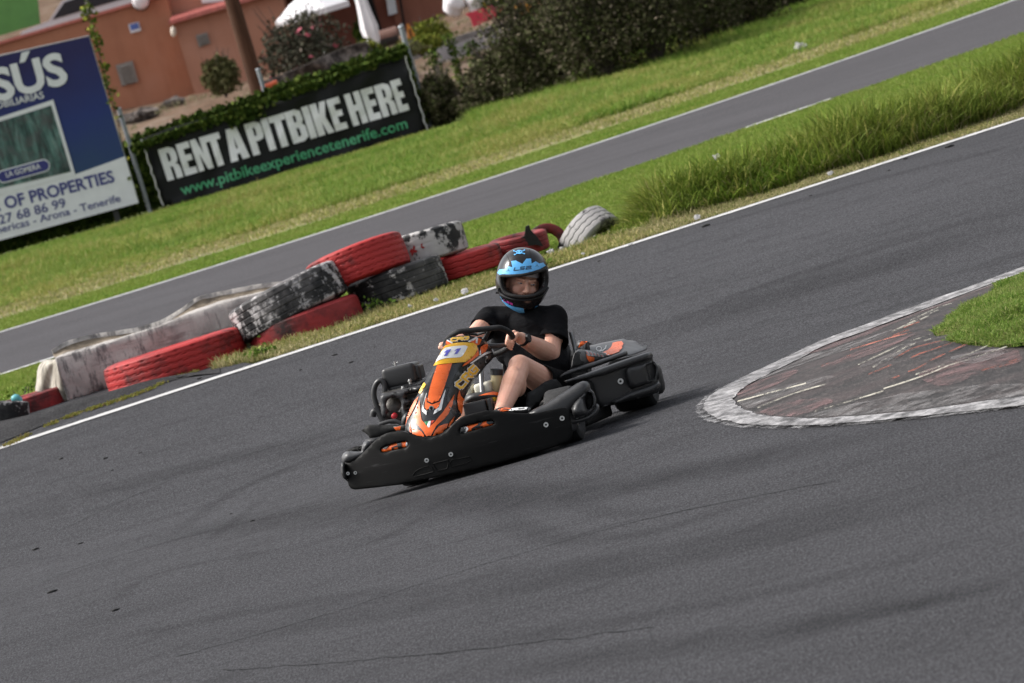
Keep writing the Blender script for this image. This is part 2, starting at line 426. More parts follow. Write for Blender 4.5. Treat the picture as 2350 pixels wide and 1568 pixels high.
# apron: a low hump of patched asphalt between the line and the barrier
def apron():
    lo = [(-120, 1062), (0, 1018), (130, 966), (262, 920), (380, 880), (460, 857), (505, 846)]
    hi = [(-120, 1000), (0, 966), (102, 938), (241, 896), (340, 868), (430, 851), (500, 842)]
    A = spline([ground(p) for p in lo], 14); B = spline([ground(p, .05) for p in hi], 14); V = []; Fc = []; n = 15
    for i, (a, b) in enumerate(zip(A, B)):
        k = 1 - i / (len(A) - 1)
        for j in range(n):
            t = j / (n - 1); p = a.lerp(b, t)
            h = (.006 + .058 * min(1, k * 1.6)) * (math.sin(min(1, t * 1.9) * math.pi / 2) if t < .53 else 1 - .35 * (t - .53) / .47)
            h += .02 * mnoise.noise(Vector((p.x * 2.2, p.y * 2.2, 0))) * min(1, 4 * t) * k + (.02 * mnoise.noise(Vector((p.x * 9, p.y * 9, 5))) * k if .04 < t < .5 else 0)
            V.append((p.x, p.y + .02 * mnoise.noise(Vector((p.x * 4, 3, 0))) * (j == 0), float(gza(p.y)) + max(.006, h)))
    for i in range(len(A) - 1):
        for j in range(n - 1): Fc.append((i * n + j, i * n + j + 1, (i + 1) * n + j + 1, (i + 1) * n + j))
    tag(mesh('asphalt_apron', V, Fc, mAPRON, smooth=True), kind='structure')
apron()

# kerb in the inside of the bend: flat worn sheet in pink and white bands inside a white border line
KO = [zk(2700, 30), zk(2350, 125), zk(2100, 220), zk(1700, 360), zk(1300, 510), zk(1000, 620), zk(700, 760), zk(400, 900), zk(260, 980), zk(195, 1060), zk(230, 1120), zk(350, 1165), zk(600, 1195), zk(900, 1195), zk(1300, 1170), zk(1700, 1130), zk(2350, 1060), zk(2900, 1000)]
KI = [zk(2700, 75), zk(2350, 165), zk(2100, 252), zk(1700, 402), zk(1300, 552), zk(1000, 662), zk(850, 740), zk(650, 840), zk(500, 920), zk(420, 980), zk(398, 1030), zk(430, 1068), zk(500, 1100), zk(620, 1130), zk(900, 1150), zk(1300, 1128), zk(1700, 1090), zk(2350, 1000), zk(2900, 925)]
KG = [zk(2700, 130), zk(2350, 235), zk(2200, 300), zk(2130, 370), zk(1950, 470), zk(1830, 550), zk(1765, 630), zk(1830, 665), zk(1930, 692), zk(2100, 702), zk(2350, 702), zk(2900, 690)]
def gflat(p): q = ground(p); return (q.x, q.y)
KO2 = [(v.x, v.y) for v in spline([gflat(p) for p in KO], 8)]; KI2 = [(v.x, v.y) for v in spline([gflat(p) for p in KI], 8)]
KG2 = [(v.x, v.y) for v in spline([gflat(p) for p in KG], 6)]
def kerb_mats():
    a = ground(zk(560, 1085)); b = ground(zk(1700, 800)); ang = math.atan2(b.y - a.y, b.x - a.x)
    s = NT('worn kerb paint', .75, .3); co = s.coord((1, 1, 1), (0, 0, -ang))
    wob = s.noise(s.coord((.6, 2.2, 1), (0, 0, -ang)), 2.0, 5, .6)
    f = s.noise(s.coord(), 5, 9, .8); g = s.noise(s.coord((.7, 2, 1), (0, 0, -ang)), 2.2, 6, .7); h = s.noise(s.coord((1, .3, 1)), 60, 4, .8)
    c = s.ramp(f, [(.36, (.009, .008, .008)), (.5, (.020, .018, .018)), (.64, (.045, .038, .037))])
    c = s.mix(s.ramp(g, [(.46, 0), (.66, .6)]), c, (.055, .038, .038)); c = s.mix(s.ramp(h, [(.5, 0), (.62, .4)]), c, (.11, .095, .09)); s.base(c)
    s.bump(s.mix(.5, f, h), .9, .012); return s.m
def flat_sheet(name, loop, mat, up, step=.12, extra=None, kind='structure'):
    vo, tr, ds = tri2d(loop, step)
    V = [(x, y, float(gza(y)) + up + (extra(x, y, d) if extra else 0)) for (x, y), d in zip(vo, ds)]
    return tag(mesh(name, V, tr, mat, smooth=True), kind=kind)
flat_sheet('kerb', KI2, kerb_mats(), .006, .12, lambda x, y, d: .05 * min(1, d / .8))
def ragged(lp, s_, a):
    return [(x + a * mnoise.noise(Vector((x * 5, y * 5, s_))) + a * .7 * mnoise.noise(Vector((x * 17, y * 17, s_))), y + 2 * a * mnoise.noise(Vector((x * 5, y * 5, s_ + 5)))) for x, y in lp]
def finer(lp):
    return [(a[0] + (b[0] - a[0]) * k / 3, a[1] + (b[1] - a[1]) * k / 3) for a, b in zip(lp, lp[1:]) for k in range(3)] + [lp[-1]]
flat_sheet('white_line', ragged(finer(KO2), 1, .010) + ragged(finer(KI2), 9, .012)[::-1], paint('scrubbed white kerb line', (.42, .41, .415), .72, 7, (.05, .049, .051)), .011, .1)
def tuft_top(x, y, d): return -.008 + .03 * min(1, d / .3) + .03 * mnoise.noise(Vector((x * 3, y * 3, 0)))
def film(name, col, lo, hi, mx_, sc):
    s = NT(name, .8, .15); s.base(col); f = s.noise(s.coord(), sc, 8, .75); t = s.n('BsdfTransparent'); mx = s.n('MixShader')
    s.l(s.ramp(f, [(lo, 0), (hi, mx_)]), mx.inputs[0]); s.l(t.outputs[0], mx.inputs[1]); s.l(s.b.outputs[0], mx.inputs[2]); s.l(mx.outputs[0], s.t.nodes['Material Output'].inputs[0]); return s.m
def grow(lp, d):
    out = []
    for i in range(len(lp)):
        a = lp[max(i - 1, 0)]; b = lp[min(i + 1, len(lp) - 1)]; tx, ty = b[0] - a[0], b[1] - a[1]; L = math.hypot(tx, ty) or 1; out.append((lp[i][0] - ty / L * d, lp[i][1] + tx / L * d))
    return out
_f = finer(KO2); _sg = 1 if sum(a[0] * b[1] - b[0] * a[1] for a, b in zip(_f, _f[1:])) < 0 else -1
def kz(x, y): return .006 + .05 * min(1, edist((x, y), KI2[::2]) / .8)
def kfilm(lp, mat, up):
    q = [(v.x, v.y) for v in spline([gflat(zk(*p)) for p in lp], 4, True)]
    vo, tr, ds = tri2d(ragged(q, 4, .02), .08); tag(mesh('faded_paint', [(x, y, float(gza(y)) + kz(x, y) + up) for x, y in vo], tr, mat, smooth=True), kind='structure')
fP = film('faded pink paint', (.25, .155, .155), .44, .68, .62, 6); fW = film('faded white paint', (.27, .26, .26), .44, .68, .62, 6); fW2 = film('ridge white paint', (.42, .40, .34), .43, .58, .85, 9); fO = film('ridge red paint', (.33, .125, .095), .43, .58, .85, 9)
for lp in ([(412, 1005), (430, 960), (520, 910), (700, 862), (850, 845), (760, 905), (600, 970), (470, 1015)], [(590, 1100), (700, 1070), (900, 1035), (1080, 1045), (950, 1100), (790, 1138), (660, 1125)], [(880, 715), (1000, 665), (1300, 560), (1700, 415), (2100, 262), (2350, 185), (2350, 212), (2100, 300), (1700, 462), (1400, 575), (1150, 665)], [(1000, 835), (1250, 745), (1500, 670), (1650, 640), (1500, 720), (1250, 800)], [(1650, 905), (1850, 830), (2100, 740), (2300, 715), (2340, 790), (2100, 880), (1850, 960)]): kfilm(lp, fP, .003)
for lp in ([(440, 1045), (560, 990), (900, 925), (1080, 900), (1060, 945), (760, 1020), (530, 1085)], [(850, 748), (1000, 705), (1250, 655), (1500, 600), (1300, 690), (1000, 770), (700, 848), (570, 888)], [(900, 1138), (1100, 1085), (1400, 1035), (1700, 990), (2350, 935), (2350, 995), (1700, 1080), (1300, 1122)], [(1700, 405), (2100, 258), (2350, 170), (2350, 190), (2100, 282), (1700, 430)], [(1250, 850), (1450, 780), (1650, 700), (1600, 750), (1400, 840)], [(1880, 800), (2000, 760), (2230, 715), (2200, 770), (2000, 830)]): kfilm(lp, fW, .0045)
def ridge(lp, mat, w):
    P = spline([ground(zk(*p)) for p in lp], 12); V = []; Fc = []
    for i, q in enumerate(P):
        t = (P[min(i + 1, len(P) - 1)] - P[max(i - 1, 0)]).normalized(); nn = Vector((-t.y, t.x, 0)); ww = w * (.6 + .7 * abs(mnoise.noise(Vector((i * .3, lp[0][0], 0)))))
        for sg, up in ((-1, .002), (0, .007), (1, .002)): p = q + nn * ww * sg; V.append((p.x, p.y, float(gza(p.y)) + kz(p.x, p.y) + up + .004))
    for i in range(len(P) - 1):
        for k in (0, 1): Fc.append((3 * i + k, 3 * i + k + 1, 3 * i + 4 + k, 3 * i + 3 + k))
    tag(mesh('kerb_ridge', V, Fc, mat, smooth=True), kind='structure')
for lp in ([(1480, 628), (1620, 560), (1790, 482)], [(1600, 548), (1750, 480), (1895, 425)], [(1430, 645), (1580, 592), (1730, 525)], [(1250, 845), (1500, 748), (1740, 655)], [(1350, 865), (1560, 755), (1745, 682)], [(1640, 908), (1850, 845), (2120, 708)], [(1420, 988), (1700, 912), (1980, 815), (2250, 706)], [(950, 1115), (1200, 1055), (1420, 1000)], [(560, 1088), (800, 1010), (1030, 955)], [(430, 1040), (700, 985), (900, 945)], [(2150, 262), (2350, 200)]): ridge(lp, fW2, .0085)
for lp in ([(1560, 607), (1670, 570)], [(1490, 664), (1630, 615)], [(1200, 738), (1400, 692), (1650, 640)], [(1000, 838), (1200, 778)], [(1610, 812), (1740, 762), (1910, 690)], [(1500, 812), (1650, 745), (1820, 690)], [(1590, 893), (1700, 852), (1990, 700)], [(1450, 942), (1530, 915)], [(2080, 882), (2340, 782)], [(2200, 850), (2350, 792)], [(1320, 905), (1480, 850)]): ridge(lp, fO, .0085)
flat_sheet('paint_scuff', ragged(grow(_f, .035 * _sg), 3, .02) + ragged(finer(KI2), 7, .012)[::-1], film('smeared white paint', (.40, .395, .40), .44, .66, .6, 9), .0085, .12)
flat_sheet('rubber_scuff', ragged(grow(_f, .02 * _sg), 6, .02) + ragged(finer(KI2), 8, .02)[::-1], film('rubber on white line', (.045, .044, .046), .44, .62, .70, 13), .0145, .12)
flat_sheet('kerb_turf', KG2, mSOIL, .055, .15, tuft_top)

# ---------------------------------------------------------------- grass
def grass_mat(name, stops, rough=.6, thru=.34):
    s = NT(name, rough, .08); stops = [(p, (c[0] * 1.26, c[1] * 1.34, c[2] * 1.35)) for p, c in stops]; g = s.n('NewGeometry')
    a = s.ramp(g.outputs['Random Per Island'], stops)
    f = s.noise(s.coord(), .9, 4, .6); s.base(s.mix(s.ramp(f, [(.35, 0), (.65, .55)]), a, s.mix(.5, a, stops[-1][1])))
    tl = s.n('BsdfTranslucent'); s.l(s.b.inputs['Base Color'].links[0].from_socket, tl.inputs[0]); mx = s.n('MixShader'); mx.inputs[0].default_value = thru
    s.l(s.b.outputs[0], mx.inputs[1]); s.l(tl.outputs[0], mx.inputs[2]); s.l(mx.outputs[0], s.t.nodes['Material Output'].inputs[0])
    try:
        s.b.inputs['Subsurface Weight'].default_value = 0
    except KeyError: pass
    return s.m
mG_SHORT = grass_mat('short green grass', [(0, (.075, .13, .016)), (.5, (.12, .185, .024)), (.85, (.165, .22, .035)), (1, (.26, .24, .08))])
mG_TALL = grass_mat('tall green grass', [(0, (.042, .078, .008)), (.45, (.085, .14, .014)), (.8, (.16, .205, .028)), (1, (.30, .26, .08))], .6, .16)
mG_DRY = grass_mat('dry straw grass', [(0, (.10, .12, .03)), (.4, (.19, .175, .07)), (.8, (.29, .235, .12)), (1, (.38, .31, .18))])
mG_VERGE = grass_mat('bank grass', [(0, (.05, .105, .012)), (.5, (.095, .17, .02)), (.85, (.16, .215, .035)), (1, (.26, .25, .08))])
mG_KERB = grass_mat('kerb turf', [(0, (.055, .105, .014)), (.5, (.10, .165, .022)), (.8, (.15, .20, .04)), (1, (.24, .22, .09))])
mG_STRAW = grass_mat('yellowing bank grass', [(0, (.10, .14, .02)), (.5, (.17, .19, .035)), (.85, (.24, .22, .06)), (1, (.32, .26, .11))])
mG_MIX = grass_mat('mixed rough grass', [(0, (.08, .12, .018)), (.35, (.15, .17, .035)), (.7, (.27, .22, .085)), (1, (.38, .30, .15))])
def grass(name, P, hgt, wid, lean, mat, label, cat='grass'):
    """P: (n,3) roots; every blade is two bent quads and a tip"""
    n = len(P); az = rng.uniform(0, 2 * np.pi, n); h = hgt * rng.uniform(.55, 1.25, n); w = wid * rng.uniform(.6, 1.3, n)
    le = lean * rng.uniform(.2, 1.5, n); d = np.stack([np.cos(az), np.sin(az), np.zeros(n)], 1)
    az2 = rng.uniform(0, 2 * np.pi, n); sd = np.stack([np.cos(az2), np.sin(az2), np.zeros(n)], 1) * (w / 2)[:, None]
    up = np.array([0, 0, 1.0])
    V = np.empty((n, 7, 3))
    for k, (t, ww) in enumerate(((0, 1), (.45, .85), (.8, .5))):
        c = P + up * (h * t * (1 - .35 * le * t))[:, None] + d * (h * le * t * t)[:, None]
        V[:, 2 * k] = c - sd * ww; V[:, 2 * k + 1] = c + sd * ww
    V[:, 6] = P + up * (h * (1 - .35 * le))[:, None] + d * (h * le)[:, None]
    o = np.arange(n)[:, None] * 7
    q = np.concatenate([o + np.array([[0, 1, 3, 2]]), o + np.array([[2, 3, 5, 4]])], 1).reshape(-1, 4); t = (o + np.array([[4, 5, 6]])).reshape(-1, 3)
    me = bpy.data.meshes.new(name); me.vertices.add(n * 7); me.vertices.foreach_set('co', V.ravel())
    li = np.concatenate([q.ravel(), t.ravel()]); me.loops.add(len(li)); me.loops.foreach_set('vertex_index', li)
    ls = np.concatenate([np.arange(len(q)) * 4, len(q) * 4 + np.arange(len(t)) * 3]); me.polygons.add(len(ls)); me.polygons.foreach_set('loop_start', ls)
    me.update(calc_edges=True); me.validate()
    return tag(link(name, me, mat), label, cat, kind='stuff')
def vnoise(x, y, s, seed):
    return np.array([mnoise.noise(Vector((a * s, b * s, seed))) for a, b in zip(x, y)])
def scatter(n, x0, x1, ya, yb, up=0.0):
    x = rng.uniform(x0, x1, n); t = rng.uniform(0, 1, n); y = ya(x) + (yb(x) - ya(x)) * t
    return x, y, t
def roots(x, y, up=-.01): return np.stack([x, y, gza(y) + up], 1)
# strip of rough dry grass between the line and the tyres
gA = ground((560, 842)).x
x, y, t = scatter(46000, gA - .25, 6.2, lambda x: YL(x) + .17, lambda x: YL(x) + 1.05)
k = np.clip((x - gA + .25) / .6, 0, 1); keep = (t > (1 - k) * .75) & (t + .18 * vnoise(x, y, 3, 2) > .03); x, y, t = x[keep], y[keep], t[keep]
hh = (.03 + .055 * t + .035 * np.clip(vnoise(x, y, 2.2, 5), -1, 1)) * np.where(x > 1.6, .75, 1)
dry = (vnoise(x, y, 1.1, 8) + .9 * np.clip((x - 1.2) / 2, -.3, .6) + rng.normal(0, .25, len(x))) > -.12
grass('strip_grass', roots(x, y)[dry], np.clip(hh[dry], .02, .2), .009, .8, mG_DRY, 'dry straw coloured grass along the white line')
grass('strip_grass', roots(x, y)[~dry], np.clip(hh[~dry], .02, .2), .010, .7, mG_MIX, 'rough mixed green grass in front of the tyres')
# yellow moss and dry tufts in the crack between apron and line
q = spline([ground(p) for p in ((20, 1024), (130, 972), (200, 946), (262, 926), (340, 899), (390, 875), (450, 857))], 40)
i = rng.integers(0, len(q), 3000); k = np.array([mnoise.noise(Vector((a * .06, 0, 3))) for a in i]) > -.02; i = i[k]
px = np.array([q[a].x for a in i]) + rng.normal(0, .02, len(i)); py = np.array([q[a].y for a in i]) + .05 + rng.normal(0, .045, len(i))
grass('moss', np.stack([px, py, gza(py) + .005], 1), .022, .010, .9, grass_mat('yellow moss', [(0, (.09, .10, .02)), (.5, (.17, .16, .03)), (1, (.15, .10, .045))]), 'line of yellow moss in the crack between the hump and the track')
# median lawn
x, y, t = scatter(300000, -5.5, 7, lambda x: YL(x) + .95, lambda x: YN(x) - .02)
keep = ~((x < 2.0) & (x > -3.6) & (y < YL(x) + 1.25)) & ~((x > -4.0) & (x < -1.3) & (y < 34.2)); x, y = x[keep], y[keep]
hh = .034 + .02 * vnoise(x, y, .8, 3)
grass('median_grass', roots(x, y), np.clip(hh, .02, .09), .008, .8, mG_SHORT, 'short bright green grass between the two tracks')
# tall tussocks on the right
tA = ground((1395, 520)); 
x = rng.uniform(tA.x, 7.0, 52000); off = rng.normal(0, .30, len(x)); off = np.clip(off, -.55, .62)
yc = YL(x) + 1.38 + .14 * np.sin(x * 1.7); y = yc + off
edge = np.clip((x - tA.x) / .35, .25, 1)
nn = vnoise(x, y, 1.6, 11); prof = np.sqrt(np.clip(1 - (off / .68) ** 2, .05, 1))
hh = (.34 + .20 * nn + .05 * np.clip(x - 2, 0, 4)) * prof * edge
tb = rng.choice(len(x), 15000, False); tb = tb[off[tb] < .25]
grass('tall_grass', roots(x, y)[tb], np.clip(hh[tb] * .42, .05, .2), .012, 1.1, grass_mat('dead thatch and shade tone', [(0, (.020, .018, .006)), (.6, (.045, .035, .014)), (1, (.11, .08, .035))]), 'dark dead thatch and shade tone at the foot of the tall tussocks')  # dead blades, coloured darker to stand in for self-shade at the tussock base
gm = rng.random(len(x)) < .86
grass('tall_grass', roots(x, y)[gm], np.clip(hh, .08, .75)[gm], .013, .75, mG_TALL, 'tall lush grass tussocks on the right of the tyres')
grass('tall_grass', roots(x, y)[~gm], np.clip(hh * .8, .05, .75)[~gm], .010, .9, mG_DRY, 'straw coloured dead blades among the tall tussocks')
# far verge: trimmed edge, worn dry track, rough bank up to the fence
x, y, t = scatter(120000, -9, 11, lambda x: YF(x) + .08, lambda x: YF(x) + 2.5)
grass('verge_grass', roots(x, y), .04 + 0 * x, .012, .8, mG_SHORT, 'trimmed grass edge beside the far track')
x, y, t = scatter(60000, -9, 11, lambda x: YF(x) + 2.3, lambda x: YF(x) + 6.4)
k = np.abs(t - .5 + .30 * vnoise(x, y, .5, 31) + rng.normal(0, .10, len(x))) < .34; x, y = x[k], y[k]
k = rng.random(len(x)) < .5; grass('verge_grass', roots(x, y)[~k], .05 + 0 * x[~k], .015, .9, mG_STRAW, 'yellow green blades mixed into the worn band')
x, y = x[k], y[k]
grass('verge_grass', roots(x, y), .05 + 0 * x, .022, .9, mG_DRY, 'worn straw coloured band along the far bank')
x, y, t = scatter(470000, -8.5, 10.5, lambda x: YF(x) + 5.0, lambda x: 71.5 + 0 * x + np.clip(x - 2.5, 0, 20) * 2.2)
keep = ~((y > 66.2 + np.clip(x, 0, 9) * .35) & (x < .5)); x, y, t = x[keep], y[keep], t[keep]
lump = vnoise(x, y, .40, 21) + .6 * vnoise(x, y, 1.1, 22)
hh = (.10 + .14 * lump + .12 * t) * np.where((x < .3) & (y > 60.5), .40, 1.0) * np.where((x < -4.2) & (y > 61), .7, 1)
straw = (vnoise(x, y, .55, 33) + .5 * vnoise(x, y, 1.7, 34) + rng.normal(0, .2, len(x)) - .35 * t) > -.02
grass('bank_grass', roots(x, y)[~straw], np.clip(hh, .05, .6)[~straw], .013, 1.0, mG_VERGE, 'long green grass on the bank below the fence')
grass('bank_grass', roots(x, y)[straw], np.clip(hh, .05, .6)[straw], .013, 1.1, mG_STRAW, 'yellowing patches of long grass on the bank')
# turf inside the kerb
def poly_scatter(n, poly):
    xs = np.array([p[0] for p in poly]); ys = np.array([p[1] for p in poly])
    x = rng.uniform(xs.min(), xs.max(), n); y = rng.uniform(ys.min(), ys.max(), n); k = inpoly_np(x, y, poly); return x[k], y[k]
x, y = poly_scatter(110000, KG2)
zt_ = np.array([tuft_top(a, b, edist((a, b), KG2[::3])) for a, b in zip(x, y)]) + .05
grass('kerb_grass', np.stack([x, y, gza(y) + zt_ - .01], 1), .040 + .016 * vnoise(x, y, 4, 2), .0065, 1.0, mG_KERB, 'short green turf inside the worn kerb')

x, y, t = scatter(26000, -11, 6, lambda x: 71.5 + 0 * x, lambda x: 107 + 0 * x)
k = (vnoise(x, y * .5, .9, 41) > .08); x, y = x[k], y[k]
grass('dry_weeds', roots(x, y, .0), .11 + 0 * x, .03, .9, grass_mat('dry weeds', [(0, (.06, .075, .03)), (.5, (.13, .11, .06)), (1, (.24, .19, .13))]), 'dry scattered weeds on the stony bank below the house')
# ================================================================ KART
PSI, AL, RO = R(13), R(4.5), R(2)
Kb = Vector((math.sin(PSI) * math.cos(AL), math.cos(PSI) * math.cos(AL), -math.sin(AL)))           # towards the rear
Kl = Vector((math.cos(PSI) * math.cos(RO), -math.sin(PSI) * math.cos(RO), -math.sin(RO)))            # driver's left
Kl = (Kl - Kb * Kl.dot(Kb)).normalized(); Kk = Kl.cross(Kb)
KO_ = Vector((-.30, 20.76, -.009))
KMAT = Matrix(((Kl.x, Kb.x, Kk.x, KO_.x), (Kl.y, Kb.y, Kk.y, KO_.y), (Kl.z, Kb.z, Kk.z, KO_.z), (0, 0, 0, 1)))
KINV = KMAT.inverted(); KC = KINV @ C0
def kray(p): return (KINV.to_3x3() @ ray(p))
def KP(p, val, axis=1):
    d = kray(p); return KC + d * ((val - KC[axis]) / d[axis])
kart = tag(empty('racing_kart', mat=KMAT), 'low black and orange racing kart number 11 with a driver at the wheel', 'go-kart')

def plastic(name, col, rough=.42, dusty=.35, scr=.35):
    s = NT(name, rough, .38); co = s.coord(); f = s.noise(co, 5, 6, .65); g = s.noise(s.coord((1.6, 1, 30)), 3, 7, .72)
    dust = tuple(.5 * x + .03 for x in col)
    c = s.mix(s.ramp(f, [(.45, 0), (.75, dusty)]), col, dust)
    c = s.mix(s.ramp(g, [(.60, 0), (.72, scr)]), c, (.07, .07, .07)); s.base(c)
    s.l(s.ramp(f, [(.3, rough - .08), (.7, rough + .15)]), s.b.inputs['Roughness']); s.bump(s.noise(co, 140, 3), .15, .002); return s.m
mBLK = plastic('black moulded plastic', (.027, .027, .028), .34, .40, .35)
mBLK2 = plastic('scraped black plastic', (.0024, .0024, .0024), .55, .10, .5)
mBLK2.node_tree.nodes['Principled BSDF'].inputs['Specular IOR Level'].default_value = .14
mRUB = M('tyre rubber', (.009, .009, .0095), .8, .3, 20, .4, 80)
mDARK = M('black cavity', (.004, .004, .004), .8, .1)  # paints the shade inside slots, sockets and openings; also plain black parts
mORG = M('orange sticker', (.80, .135, .022), .32, .05, 30); mYEL = M('yellow sticker', (.80, .43, .018), .32, .05, 30)
mWHT = M('white sticker', (.74, .74, .73), .35, .04, 30); mSTK = M('black sticker', (.014, .0145, .016), .30, .12, 20)
mBLUE = M('blue violet number', (.10, .095, .45), .4, .08, 30); mGOLD = M('gold sticker', (.90, .52, .035), .35, .1, 30)
mGRN = M('green sticker', (.02, .20, .07), .4, .05); mREDS = M('red sticker', (.55, .06, .03), .4, .05)
mSTEEL = M('galvanised bolt', (.45, .45, .44), .35, .2, 40, metal=.9); mTUBE = M('grey steel tube', (.18, .18, .18), .4, .2, 20, metal=.7)
mENG = M('grey painted casing', (.035, .035, .037), .4, .25, 18, .2); mALU = M('dirty cast aluminium', (.060, .055, .050), .6, .6, 30, .6, 60, metal=.3)
mTANK = M('yellowed tank plastic', (.55, .46, .26), .4, .12, 9); mTANK2 = M('pale tank plastic', (.62, .60, .50), .4, .1, 9); mCAPR = M('red oil cap', (.50, .02, .03), .4, .15)

mBLKL = plastic('dusty lightened plastic', (.075, .075, .077), .40, .3, .3)  # dusty black plastic; sky highlight on the left end pod lightened into the base
def puff(name, loop, dep, infl, thick, w, step, mat, holes=(), parent=kart, mb=None):
    """moulded shell: outline seen from the front, front face swelling by infl, back by thick, rounded over a width w"""
    vo, tr, ds = tri2d(loop, step, holes, (w * .3, w * .75) if infl + thick > .02 and w < 2.2 * step else ()); n = len(vo); V = []
    for side in (0, 1):
        for p, d in zip(vo, ds):
            t = min(1, max(0, d) / w); g = math.sqrt(max(0, 1 - (1 - t) ** 2)); y = dep(p)
            V.append(KP(p, y - infl * g if side == 0 else y + thick * g))
    Fc = [t for t in tr] + [tuple(i + n for i in t[::-1]) for t in tr]
    be = boundary(tr)
    bv = {i for e in be for i in e}
    # front and back meet on the outline: merge those vertices
    Fc = [tuple((i - n if i >= n and (i - n) in bv else i) for i in f) for f in Fc]
    b = mb or MB(); b.add(V, Fc)
    if mb is not None: return None
    bm = bmesh.new(); me = bpy.data.meshes.new(name); me.from_pydata([tuple(v) for v in b.v], [], b.f); bm.from_mesh(me)
    bmesh.ops.delete(bm, geom=[v for v in bm.verts if not v.link_faces], context='VERTS'); bmesh.ops.recalc_face_normals(bm, faces=bm.faces); bm.to_mesh(me); bm.free()
    return link(name, me, mat, parent, True)
def bvh_of(o): 
    me = o.data; return BVHTree.FromPolygons([v.co.copy() for v in me.vertices], [tuple(p.vertices) for p in me.polygons])
class Sticker:
    """thin printed sheets laid on a moulded surface, following its shape"""
    def __init__(s, target):
        s.b = bvh_of(target); s.d = {}; vs = target.data.vertices; s.mid = sum((v.co for v in vs), Vector()) / len(vs)
    def hit(s, p, off):
        d = kray(p).normalized(); h = s.b.ray_cast(KC, d)
        if h[0] is None:
            t = (s.mid - KC).dot(d); h = s.b.find_nearest(KC + d * t); h = s.b.find_nearest(KC + d * ((h[0] - KC).dot(d)))
        n = h[1]
        if n.dot(d) > 0: n = -n
        return h[0] + n * off
    def poly(s, mat, loop, off=.002, step=16):
        if len(loop) == 3 or True:
            try: vo, tr, ds = tri2d(loop, step * .5)
            except Exception: return
        s._add(mat, [s.hit(p, off + .0008) for p in vo], tr)
    def _add(s, mat, V, Fc):
        b = s.d.setdefault(mat.name, (mat, MB()))[1]; b.add(V, Fc)
    def tris(s, mat, V2, Fc, off=.002): s._add(mat, [s.hit(p, off) for p in V2], Fc)
    def stroke(s, mat, pts, w, off=.003):
        for a, b in zip(pts, pts[1:]):
            dx, dy = b[0] - a[0], b[1] - a[1]; L = math.hypot(dx, dy) or 1; ux, uy = dx / L, dy / L; h = w / 2
            k = max(1, int(L / 3)); V = []
            for i in range(k + 1):
                t = -h * .98 + (L + h * 1.96) * i / k
                V += [(a[0] + ux * t - uy * h, a[1] + uy * t + ux * h), (a[0] + ux * t + uy * h, a[1] + uy * t - ux * h)]
            s._add(mat, [s.hit(q, off) for q in V], [(2 * i, 2 * i + 1, 2 * i + 3, 2 * i + 2) for i in range(k)])
    def build(s, name, parent):
        mats = []; b = MB()
        for nm, (m, mb) in s.d.items():
            b.cur = len(mats); mats.append(m); b.add(mb.v, mb.f)
        me = bpy.data.meshes.new(name); me.from_pydata([tuple(v) for v in b.v], [], b.f); o = link(name, me, mats, parent, True)
        me.polygons.foreach_set('material_index', b.mi); return o
Z = lambda f, pts: [f(*p) for p in pts]

# ---- front bumper: bowed black plate with wavy top edge
fb = Z(ze, [(95, 672), (190, 650), (270, 605), (330, 555), (400, 485), (460, 420), (520, 362), (585, 315), (650, 283), (725, 262), (800, 253), (870, 252), (930, 268), (980, 290), (1050, 315), (1110, 330), (1180, 336), (1280, 330), (1350, 308), (1420, 275), (1490, 220), (1535, 165), (1580, 122), (1650, 70), (1720, 38), (1800, 18)]) + \
     Z(za, [(900, 1018), (960, 1022), (1040, 1030), (1120, 1036), (1200, 1034), (1280, 1016), (1340, 1002), (1380, 1004), (1400, 1030), (1412, 1090), (1420, 1150), (1415, 1200), (1330, 1232), (1150, 1287), (1000, 1329), (850, 1366), (700, 1399), (550, 1429), (400, 1461), (260, 1478)]) + \
     Z(ze, [(230, 1040), (180, 1022), (150, 985), (140, 940), (112, 890), (98, 800)])
def fdep(p):
    y = .06
    for i in range(3):
        q = KP(p, y); y = .02 + .36 * (q.x + .10) ** 2 + .10 * max(0, q.z - .1)
    return y
sl1 = Z(ze, [(580, 500), (590, 480), (640, 455), (760, 420), (880, 390), (925, 388), (952, 410), (955, 440), (930, 468), (850, 485), (720, 515), (620, 538), (588, 532)])
sl2 = Z(ze, [(1635, 240), (1645, 215), (1700, 188), (1850, 150), (2000, 112), (2080, 105), (2108, 122), (2108, 150), (2080, 172), (1950, 208), (1800, 250), (1690, 285), (1650, 278)])
bumper = puff('front_bumper', fb, fdep, .006, .03, 4.5, 9, mBLK2, holes=[sl1, sl2])
# recessed ribs along the lower edge and scuffed lip
rib = MB()
for lp in (Z(ze, [(1010, 850), (1040, 800), (1100, 760), (1220, 718), (1262, 735), (1290, 795), (1180, 830), (1040, 862)]), Z(ze, [(1285, 690), (1480, 640), (1490, 680), (1470, 755), (1345, 785), (1310, 745)]), Z(ze, [(1530, 640), (1770, 598), (1800, 650), (1700, 690), (1530, 735), (1505, 700)])):
    c = [KP(p, fdep(p) - .007) for p in lp]; rib.tube(c, .0026, 6, closed=True)
rib.build('rib', mBLK2, bumper, True)
st = Sticker(bumper)
